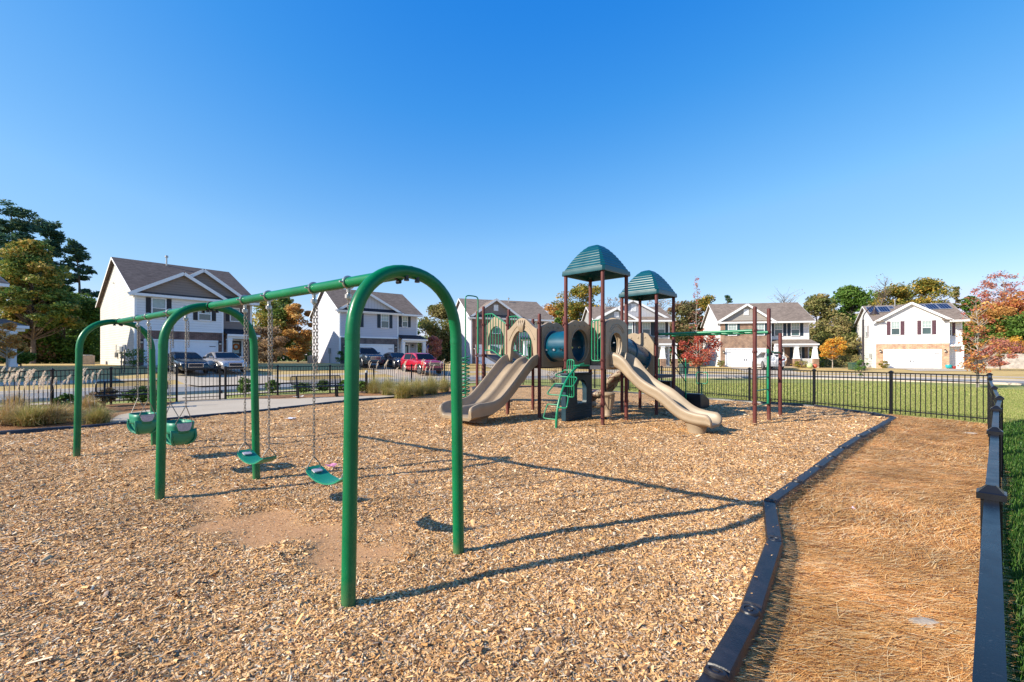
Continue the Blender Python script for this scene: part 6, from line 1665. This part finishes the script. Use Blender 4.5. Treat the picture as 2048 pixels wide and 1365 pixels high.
# ---------------------------------------------------------------- shrubs and plume grasses
M['grassblade'] = island_mat('dry_grass_blade', [(.60,.36,.15),(.46,.34,.11),(.30,.30,.08),(.64,.44,.22),(.70,.54,.32),(.40,.25,.09)], .6, trans=.2)
M['grassgreen'] = island_mat('green_gold_blade', [(.28,.30,.07),(.42,.38,.11),(.56,.44,.17),(.64,.50,.24),(.22,.24,.06),(.46,.34,.13)], .6, trans=.2)
M['plume'] = island_mat('pale_plume', [(.86,.74,.58),(.80,.66,.50),(.88,.80,.66),(.70,.56,.42)], .8, trans=.35)
def plume_grass(label, x, y, h, r_, n, npl, ph, mat, group, seed):
    rs = np.random.RandomState(seed); t = empty('ornamental_grass', (x, y, 0), 0, label, 'grass tuft', group)
    a = rs.uniform(0, 2*np.pi, n); ln = np.abs(rs.normal(.55, .35, n))*r_; hh = h*rs.uniform(.55, 1.1, n)*(1-.35*ln/r_/1.5)
    VV, FF = [], []; base = 0; prev = None; K = 5
    dr_ = np.stack([np.cos(a), np.sin(a), np.zeros(n)], 1); sd = np.stack([-np.sin(a), np.cos(a), np.zeros(n)], 1)
    o0 = np.stack([rs.normal(0, r_*.18, n), rs.normal(0, r_*.18, n), np.zeros(n)], 1)
    pts = []
    for k in range(K):
        u = k/(K-1); p = o0+dr_*(ln*u**1.6)[:,None]*1.5; p[:,2] += hh*(u-.42*u**3*(ln/r_)); w_ = .0055*(1-u*.85)
        pts += [p-sd*w_, p+sd*w_]
    V = np.stack(pts, 1).reshape(-1, 3); i = np.arange(n)[:,None]*(2*K)
    Fq = np.concatenate([i+np.array([[2*k,2*k+1,2*k+3,2*k+2]]) for k in range(K-1)], 0)
    npmesh('blades', V, Fq, mat, t)
    if npl:
        V, Fq = [], []; mb = MB(); b = 0
        for j in range(npl):
            an = rs.uniform(0, 2*np.pi); rr = r_*rs.uniform(.1, .9); H2 = ph*rs.uniform(.75, 1.05)
            top = np.array([rr*math.cos(an), rr*math.sin(an), H2]); an2 = rs.uniform(-.6, .9)
            mb.tube([(top[0]*.2,top[1]*.2,0),(top[0]*.6,top[1]*.6,H2*.6),tuple(top)], .003, 4, cap=False)
            m = 130; u = rs.uniform(0, 1, m); bend = np.array([math.cos(an2), math.sin(an2)])*.09
            c = np.stack([top[0]+bend[0]*u**2, top[1]+bend[1]*u**2, top[2]+.30*u-.06*u**2], 1)+rs.normal(0, 1, (m, 3))*(.004+.011*np.sin(np.pi*u))[:,None]
            q = rs.normal(0, 1, (m, 3)); q[:,2] = np.abs(q[:,2])*1.6+.6; q /= np.linalg.norm(q, axis=1)[:,None]; q2 = np.cross(q, rs.normal(0, 1, (m, 3))); q2 /= np.linalg.norm(q2, axis=1)[:,None]
            s = .042*rs.uniform(.5, 1.2, m)[:,None]
            V.append(np.stack([c-q*s*.5, c+q2*s*.12, c+q*s*.5, c-q2*s*.12], 1).reshape(-1, 3))
        mb.build('stalk', M['plume'], t)
        V = np.concatenate(V); npmesh('plume', V, np.arange(len(V)).reshape(-1, 4), M['plume'], t)
    return t
sd_ = 100
for px, py, h, r_, npl, lab in ((20,848,.60,.62,9,'brown tuft of plume grass at the left picture edge in front of the fence'),(62,850,.62,.60,8,'golden tuft under the thickest cluster of pale plumes at the left'),(108,846,.60,.55,5,'bronze tuft right of the golden one, few plumes bending right'),(150,838,.42,.42,2,'low bronze tuft just left of the far arch leg'),(196,846,.50,.50,3,'round green-tinged tuft right of the far arch leg at the patio corner'),(172,824,.55,.5,3,'brown tuft behind the far arch leg in front of the dark shrub'),(30,822,.62,.5,9,'tall plumed tuft behind the others at the left fence')):
    x, y = P(px, py); sd_ += 1
    plume_grass(lab, x, y, h*.98, r_*.92, 1250, npl, 1.08, M['grassgreen'] if sd_ % 3 == 0 else M['grassblade'], 'plume grasses left of the swings', sd_)
for px, py, h, r_, npl, lab in ((748,786,.85,.6,9,'leftmost tuft of the far grass row, dark plumes above it'),(776,790,.9,.62,6,'second tuft from the left in the far grass row seen through the near arch'),(806,796,.95,.72,9,'widest tuft in the middle of the far grass row, foremost of them'),(835,792,.9,.68,8,'fourth tuft of the far grass row, in front of the red SUV'),(862,789,.95,.72,8,'green-gold tuft left of the fence post in the near arch'),(888,784,.8,.55,6,'last tuft of the far grass row, beside the right leg of the near arch'),(914,783,.6,.5,2,'small brown tuft right of the near arch leg')):
    x, y = P(px, py); sd_ += 1
    plume_grass(lab, x, y, h, r_*.9, 1400, max(2, npl//2), 1.3, M['grassgreen'], 'plume grasses behind the chips', sd_)
def shrub(label, px, py, wpx, ytop, leaf='green', n=1400, seed=1):
    x, y = P(px, py); Hh = hz_(ytop, y); tree('shrub', label, x, y, Hh, wpx/2*y/F, .08, leaf, n=n, size=.085, seed=seed, nclump=26, spread=.4, cat='shrub', trunk_r=.012)
shrub('leafy green shrub behind the fence just right of the gate', 489, 790, 34, 757, seed=201)
shrub('smaller green shrub behind the fence between the gate and the bench', 545, 786, 26, 762, seed=202)
shrub('low green shrub showing under the bench backrest', 607, 786, 36, 768, 'green', 1000, 203)
shrub('green shrub behind the right end of the bench', 646, 784, 26, 762, seed=204)
shrub('light green shrub left of the near arch leg behind the bench end', 688, 785, 22, 762, seed=205)
shrub('dark shrub at the left end of the partly hidden bench', 208, 812, 40, 778, 'darkolive', 1300, 206)
shrub('green shrub behind the partly hidden bench', 285, 808, 60, 778, 'green', 1600, 207)
shrub('leafy shrub behind the fence left of the far arch leg', 132, 818, 34, 792, seed=208)
shrub('green shrub right of the near arch left leg beside the grass row', 724, 786, 24, 764, seed=209)
shrub('thin leafless shrub on the lawn behind the tall tower', 1106, 768, 30, 738, 'brown', 350, 210)
def hshrub(label, n_, lx, ly, w_, hh, leaf, seed):
    p = hp(n_, lx, ly); tree('shrub', label, p[0], p[1], hh, w_, .1, leaf, n=900, size=.12, seed=seed, nclump=20, spread=.42, cat='shrub', trunk_r=.015)
hshrub('green shrub at the front corner of the cream-walled house', 1, -.3, -1.0, .9, 1.3, 'green', 221)
hshrub('small dark shrub at the front corner of the pale grey house', 2, -.2, -.9, .5, 1.3, 'green', 222)
hshrub('yellowing shrub under the porch railing of the tan brick house', 5, 8.3, -1.4, .8, .8, 'goldgreen', 223)
hshrub('tall green shrub at the right porch corner of the tan brick house', 5, 10.9, .2, .6, 2.2, 'green', 224)
hshrub('dry yellow plant left of the white garage door with orange brick', 6, .5, -.9, .5, .9, 'goldgreen', 225)
hshrub('small pale plant at the left corner of the tan brick garage', 5, -.1, -.9, .4, .9, 'olive', 226)
for i, (px, lab) in enumerate(((1640,'tan-green hedge shrub at the foot of the wood, right of the tan brick house'),(1690,'tan hedge shrub at the foot of the wood beside the white house'))):
    x, y = at(px, 56); tree('shrub', lab, x, y, 1.5, 1.8, .1, 'olive', n=2175, size=.16, seed=231+i, nclump=30, spread=.4, cat='shrub', trunk_r=.02)

# ---------------------------------------------------------------- benches, bins, lamp, boxes, fence, litter
def bench(label, c, ang, L=1.83):
    b = empty('park_bench', (c[0], c[1], 0), ang, label, 'bench', 'benches at the patio')
    def perf(pts, name):      # coated metal panel: rounded frame with a mesh of straps
        pass
    s = MB()
    for i in range(7): s.b2(-L/2+.02, L/2-.02, -.20+.062*i, -.165+.062*i, .435, .447)
    s.tube([(-L/2+.03,-.22,.44),(L/2-.03,-.22,.44),(L/2,-.19,.44),(L/2,.19,.44),(L/2-.03,.22,.44),(-L/2+.03,.22,.44),(-L/2,.19,.44),(-L/2,-.19,.44)], .018, 8, closed=True)
    for i in range(13): s.b2(-L/2+.14*i+.06, -L/2+.14*i+.075, -.2, .2, .437, .445)
    s.build('seat', M['black'], b)
    k = MB(); f_ = lambda z: .235+.10*(z-.5)/.4
    c_ = .07
    k.tube([(-L/2+c_,f_(.52),.52),(L/2-c_,f_(.52),.52),(L/2-.02,f_(.54),.54),(L/2,f_(.59),.59),(L/2,f_(.79),.79),(L/2-.02,f_(.84),.84),(L/2-c_,f_(.86),.86),(-L/2+c_,f_(.86),.86),(-L/2+.02,f_(.84),.84),(-L/2,f_(.79),.79),(-L/2,f_(.59),.59),(-L/2+.02,f_(.54),.54)], .018, 8, closed=True)
    for i in range(1, 11):
        z = .52+.34*i/11; k.bar((-L/2,f_(z),z),(L/2,f_(z),z), .006, .013)
    k.build('backrest', M['black'], b)
    for sx in (-1, 1):
        x = sx*(L/2-.22); l = MB()
        l.bar((x,-.12,0),(x,-.16,.42), .06, .06, up=(1,0,0)); l.bar((x,.16,0),(x,.20,.45), .06, .06, up=(1,0,0)); l.bar((x,.20,.45),(x,.335,.84), .06, .04, up=(1,0,0)); l.bar((x,-.17,.42),(x,.21,.42), .06, .04); l.b2(x-.05,x+.05,-.18,.24,-.0,.02)
        l.build('leg', M['black'], b)
    return b
bench('black metal bench with rounded backrest facing the chips, in front of the fence', (-8.05,18.85), math.atan2(1.35,1.75)*.9, 1.95)
bench('black metal bench half hidden behind the plume grass and the far swings', (-12.15,14.55), .62, 1.8)
x, y = P(733, 786); b = empty('bollard', (x, y, 0), 0, 'slim dark bollard at the left end of the far grass row', 'bollard')
MB().lathe([(.055,-.1),(.055,.92),(.05,.96)], (0,0,0), 16).build('post', M['black'], b, smooth=True); MB().lathe([(.065,.93),(.065,1.0),(.04,1.04),(.005,1.05)], (0,0,0), 16).build('cap', M['meter'], b, smooth=True)
b = empty('rubbish_cart', (16.4,43.4,float(gz(16.4,43.4))+.02), .2, 'dark green wheeled rubbish cart at the kerb behind the climbing steps', 'rubbish cart')
M['cart'] = pm('dark_green_plastic', (.03,.06,.055), .5)
MB().loft([[(-.26,-.3,.08),(.26,-.3,.08),(.26,.3,.08),(-.26,.3,.08)],[(-.33,-.38,1.0),(.33,-.38,1.0),(.33,.36,1.0),(-.33,.36,1.0)]]).build('body', M['cart'], b, bevel=.03)
MB().loft([[(-.35,-.40,1.0),(.35,-.40,1.0),(.35,.40,1.0),(-.35,.40,1.0)],[(-.30,-.34,1.10),(.30,-.34,1.10),(.30,.38,1.08),(-.30,.38,1.08)]]).build('lid', M['cart'], b, bevel=.03)
for sx in (-1, 1): MB().tube([(sx*.28,.3,.12),(sx*.34,.3,.12)], .12, 14).build('wheel', M['tyre'], b)
x, y = at(1726, 46); l = empty('street_lamp', (x, y, float(gz(x, y))), 0, 'tall dark street lamp with hooked arm left of the white solar house', 'street lamp')
zt = hz_(640, 46)-float(gz(x, y))
M['lamppost'] = pm('dark_brown_metal', (.03,.02,.022), .4)
MB().lathe([(.20,0),(.20,.25),(.13,.4),(.10,.9),(.085,zt)], (0,0,0), 14).build('pole', M['lamppost'], l, smooth=True)
MB().tube(smooth_path([(0,0,zt-.05),(.03,0,zt+.35),(.25,0,zt+.75),(.75,0,zt+1.25),(1.05,0,zt+1.38),(1.15,0,zt+1.25)], 6), .05, 10).build('arm', M['lamppost'], l, smooth=True)
MB().lathe([(.05,1.28),(.09,1.1),(.14,.95),(.38,.62),(.42,.52),(.40,.50)], (1.15,0,zt), 20).build('lamp_shade', M['lamppost'], l, smooth=True)
MB().lathe([(.02,.42),(.15,.46),(.2,.52)], (1.15,0,zt), 16).build('bulb', M['glow'], l, smooth=True)
x, y = at(1713, 47.5); u_ = empty('utility_box', (x, y, float(gz(x, y))+.05), -.2, 'green utility box on the dry lawn beside the street lamp', 'utility box')
M['ugreen'] = pm('utility_green', (.045,.09,.05), .5)
MB().b2(-.62,.62,-.4,.4,0,.62).build('cabinet', M['ugreen'], u_, bevel=.03); MB().loft([[(-.65,-.43,.62),(.65,-.43,.62),(.65,.43,.62),(-.65,.43,.62)],[(-.6,-.25,.74),(.6,-.25,.74),(.6,.4,.74),(-.6,.4,.74)]]).build('lid', M['ugreen'], u_)
MB().b2(.1,.32,-.41,-.401,.25,.42).build('sign', M['label'], u_)
# grey wooden fence at the right
wf0, wf1 = at(1922, 53.5), at(2075, 50.5); wf = empty('wooden_fence', (wf0[0], wf0[1], float(gz(*wf0))), 0, 'weathered grey wooden fence at the right behind the dry lawn', 'fence')
M['wood'] = pm('weathered_wood', (.42,.38,.34), .85, var=.3, scale=3)
dx, dy = wf1[0]-wf0[0], wf1[1]-wf0[1]; nW = 60; mb = MB(); an = math.atan2(dy, dx)
for i in range(nW):
    t = (i+.5)/nW; px_, py_ = dx*t, dy*t; zz = float(gz(wf0[0]+px_, wf0[1]+py_)-gz(*wf0)); mb.box((px_, py_, zz+.85+rnd.uniform(-.02,.02)), (math.hypot(dx,dy)/nW*.94, .03, 1.75), an)
mb.build('plank_panel', M['wood'], wf)
rl_ = MB()
for z in (.4,1.4): rl_.bar((0,.04,z),(dx,dy+.04,z), .05, .09)
rl_.build('rail', M['wood'], wf)
# path lanterns by the cream house (twin topped posts behind the fence)
for k, (px, Y, hh) in enumerate(((243,29.5,1.75),(249,29.9,1.85))):
    x, y = at(px, Y); g_ = float(gz(x, y)); o = empty('marker_post', (x, y, g_), 0, ('left' if k == 0 else 'right')+' one of two brown posts with a dark box on top before the cream wall', 'post')
    MB().tube([(0,0,-.2),(0,0,hh-.3)], .035, 8).build('stake', M['bark'], o); MB().box((0,0,hh-.15), (.18,.14,.34)).build('box', M['meter'], o, bevel=.02)
# garden bits
x, y = hp(6, 6.3, -.8); MB_ = MB().lathe([(.16,0),(.26,.1),(.30,.35),(.28,.42),(.24,.42),(.24,.36)], (0,0,0), 16).build('flower_pot', pm('turquoise_glaze', (.02,.32,.36), .3), smooth=True); MB_.location = ground_at((x, y), .07); tag(MB_, 'turquoise pot at the right end of the white garage door', 'flower pot')
x, y = hp(6, 6.75, -.8); o = MB().lathe([(.1,0),(.15,.1),(.17,.28),(.14,.28)], (0,0,0), 14).build('flower_pot', pm('red_glaze', (.35,.03,.03), .4), smooth=True); o.location = ground_at((x, y), .05); tag(o, 'small red pot right of the turquoise pot', 'flower pot')
def toyball(label, n_, lx, ly, r_, col):
    p = hp(n_, lx, ly); mb = MB(); mb.lathe([(.001,0),(r_*.6,r_*.18),(r_*.95,r_*.6),(r_,r_),(r_*.9,r_*1.45),(r_*.5,r_*1.86),(.001,r_*2)], (0,0,0), 16, cap=False)
    o = mb.build('garden_ornament', pm('ornament_'+str(lx), col, .5), smooth=True); o.location = ground_at(p, .04); tag(o, label, 'ornament')
toyball('pale green and yellow round ornament on the lawn before the porch railing', 5, 8.75, -2.6, .30, (.42,.52,.25)); toyball('orange-red ornament beside the pale green one before the porch railing', 5, 9.35, -2.4, .24, (.5,.10,.05))
# flag on the pale grey house porch post
p = hp(2, 9.3, -1.0); fl = empty('flag', (p[0], p[1], 2.2), R(38), 'small red, white and blue flag on the right porch post of the pale grey house', 'flag')
MB().tube([(0,.3,.5),(0,-.5,1.0)], .02, 6).build('pole', M['white'], fl)
def flagpiece(u0, u1, v0, v1, name, mat):
    vs = []
    for u in np.linspace(u0, u1, 5):
        for v in np.linspace(v0, v1, 6): vs.append((.06*math.sin(v*7+u*3), -.48+.1*u+.02*math.sin(v*9), .92-1.0*v+.5*u*.0-.12*u+.0)) if False else vs.append((.05*math.sin(v*7+u*3)+.02, -.5+.62*u*.8, .95-.40*u*.8-.85*v))
    return MB().add(vs, [(i*6+j, i*6+j+1, (i+1)*6+j+1, (i+1)*6+j) for i in range(4) for j in range(5)]).build(name, mat, fl)
fr_, fw_, fb_ = pm('flag_red', (.5,.02,.03), .8), M['white'], pm('flag_blue', (.02,.04,.2), .8)
for i in range(7):
    flagpiece(i/7, i/7+.5/7, 0 if i > 3 else .4, 1, 'stripe', fr_); flagpiece(i/7+.5/7, (i+1)/7, 0 if i > 3 else .4, 1, 'stripe', fw_)
flagpiece(0, 4/7, 0, .4, 'canton', fb_)
# stones and litter
def stone(label, px, py, L, W_, Hh, seed, col='stone', lift=.02):
    x, y = P(px, py, -.14); rs = np.random.RandomState(seed); mb = MB(); rings = []
    for i in range(9):
        ph_ = math.pi*i/8-math.pi/2
        rings.append([(L*math.cos(ph_)*math.cos(a)*(1+.12*math.sin(3*a+seed)), W_*math.cos(ph_)*math.sin(a)*(1+.14*math.sin(2*a+seed*2)), Hh*math.sin(ph_)) for a in [2*math.pi*k/16 for k in range(16)]])
    o = mb.loft(rings).build('stone', M[col], smooth=True, ang=70); o.location = (x, y, float(gz(x, y))+lift); o.rotation_euler = (0, 0, -.2); tag(o, label, 'stone')
stone('large pale flat stone lying in the pine straw near the fence at the bottom right', 1852, 1266, .12, .062, .032, 3, lift=.012)
stone('small pale stone in the pine straw far back near the fence', 1941, 876, .14, .07, .03, 5)
def litter(label, px, py, col, s, z=0.0, name='litter'):
    x, y = P(px, py, z); mb = MB(); rs = np.random.RandomState(int(px)); vs = []
    for i in range(5):
        for j in range(4): vs.append(((i/4-.5)*s*1.6, (j/3-.5)*s, .02+abs(rs.normal(0, .014))))
    o = mb.add(vs, [(i*4+j, i*4+j+1, (i+1)*4+j+1, (i+1)*4+j) for i in range(4) for j in range(3)]).build(name, pm('litter_'+str(int(px)), col, .6, var=.1)); md = o.modifiers.new('thick', 'SOLIDIFY'); md.thickness = .004
    o.location = (x, y, float(gz(x, y))+.01); o.rotation_euler = (0, 0, px*.37); tag(o, label, 'litter')
litter('crumpled pink wrapper on the chips behind the near belt swing', 662, 937, (.6,.22,.36), .09)
litter('flat white paper strip on the chips in front of the patio edge', 581, 840, (.7,.68,.7), .16)
litter('white crumpled bag under the bench on the patio', 597, 795, (.75,.75,.76), .22, name='litter')
litter('tiny lilac scrap on the pine straw', 1705, 1031, (.5,.38,.55), .035, -.14)

# overhead wires behind the houses at the right
pw = empty('power_line', (*at(1800, 63), 0), 0, 'two thin overhead wires crossing in front of the trees at the right', 'wires')
for k, (y0, y1) in enumerate(((650, 646), (673, 689))):
    a_, b_ = at(1590, 63), at(2120, 63); o_ = at(1800, 63); pts = []
    for i in range(25):
        t = i/24; pts.append((lerp(a_[0], b_[0], t)-o_[0], 0, lerp(hz_(y0, 63), hz_(y1, 63), t)-.5*4*t*(1-t)))
    MB().tube(pts, .022, 5).build('wire', M['steel'], pw)
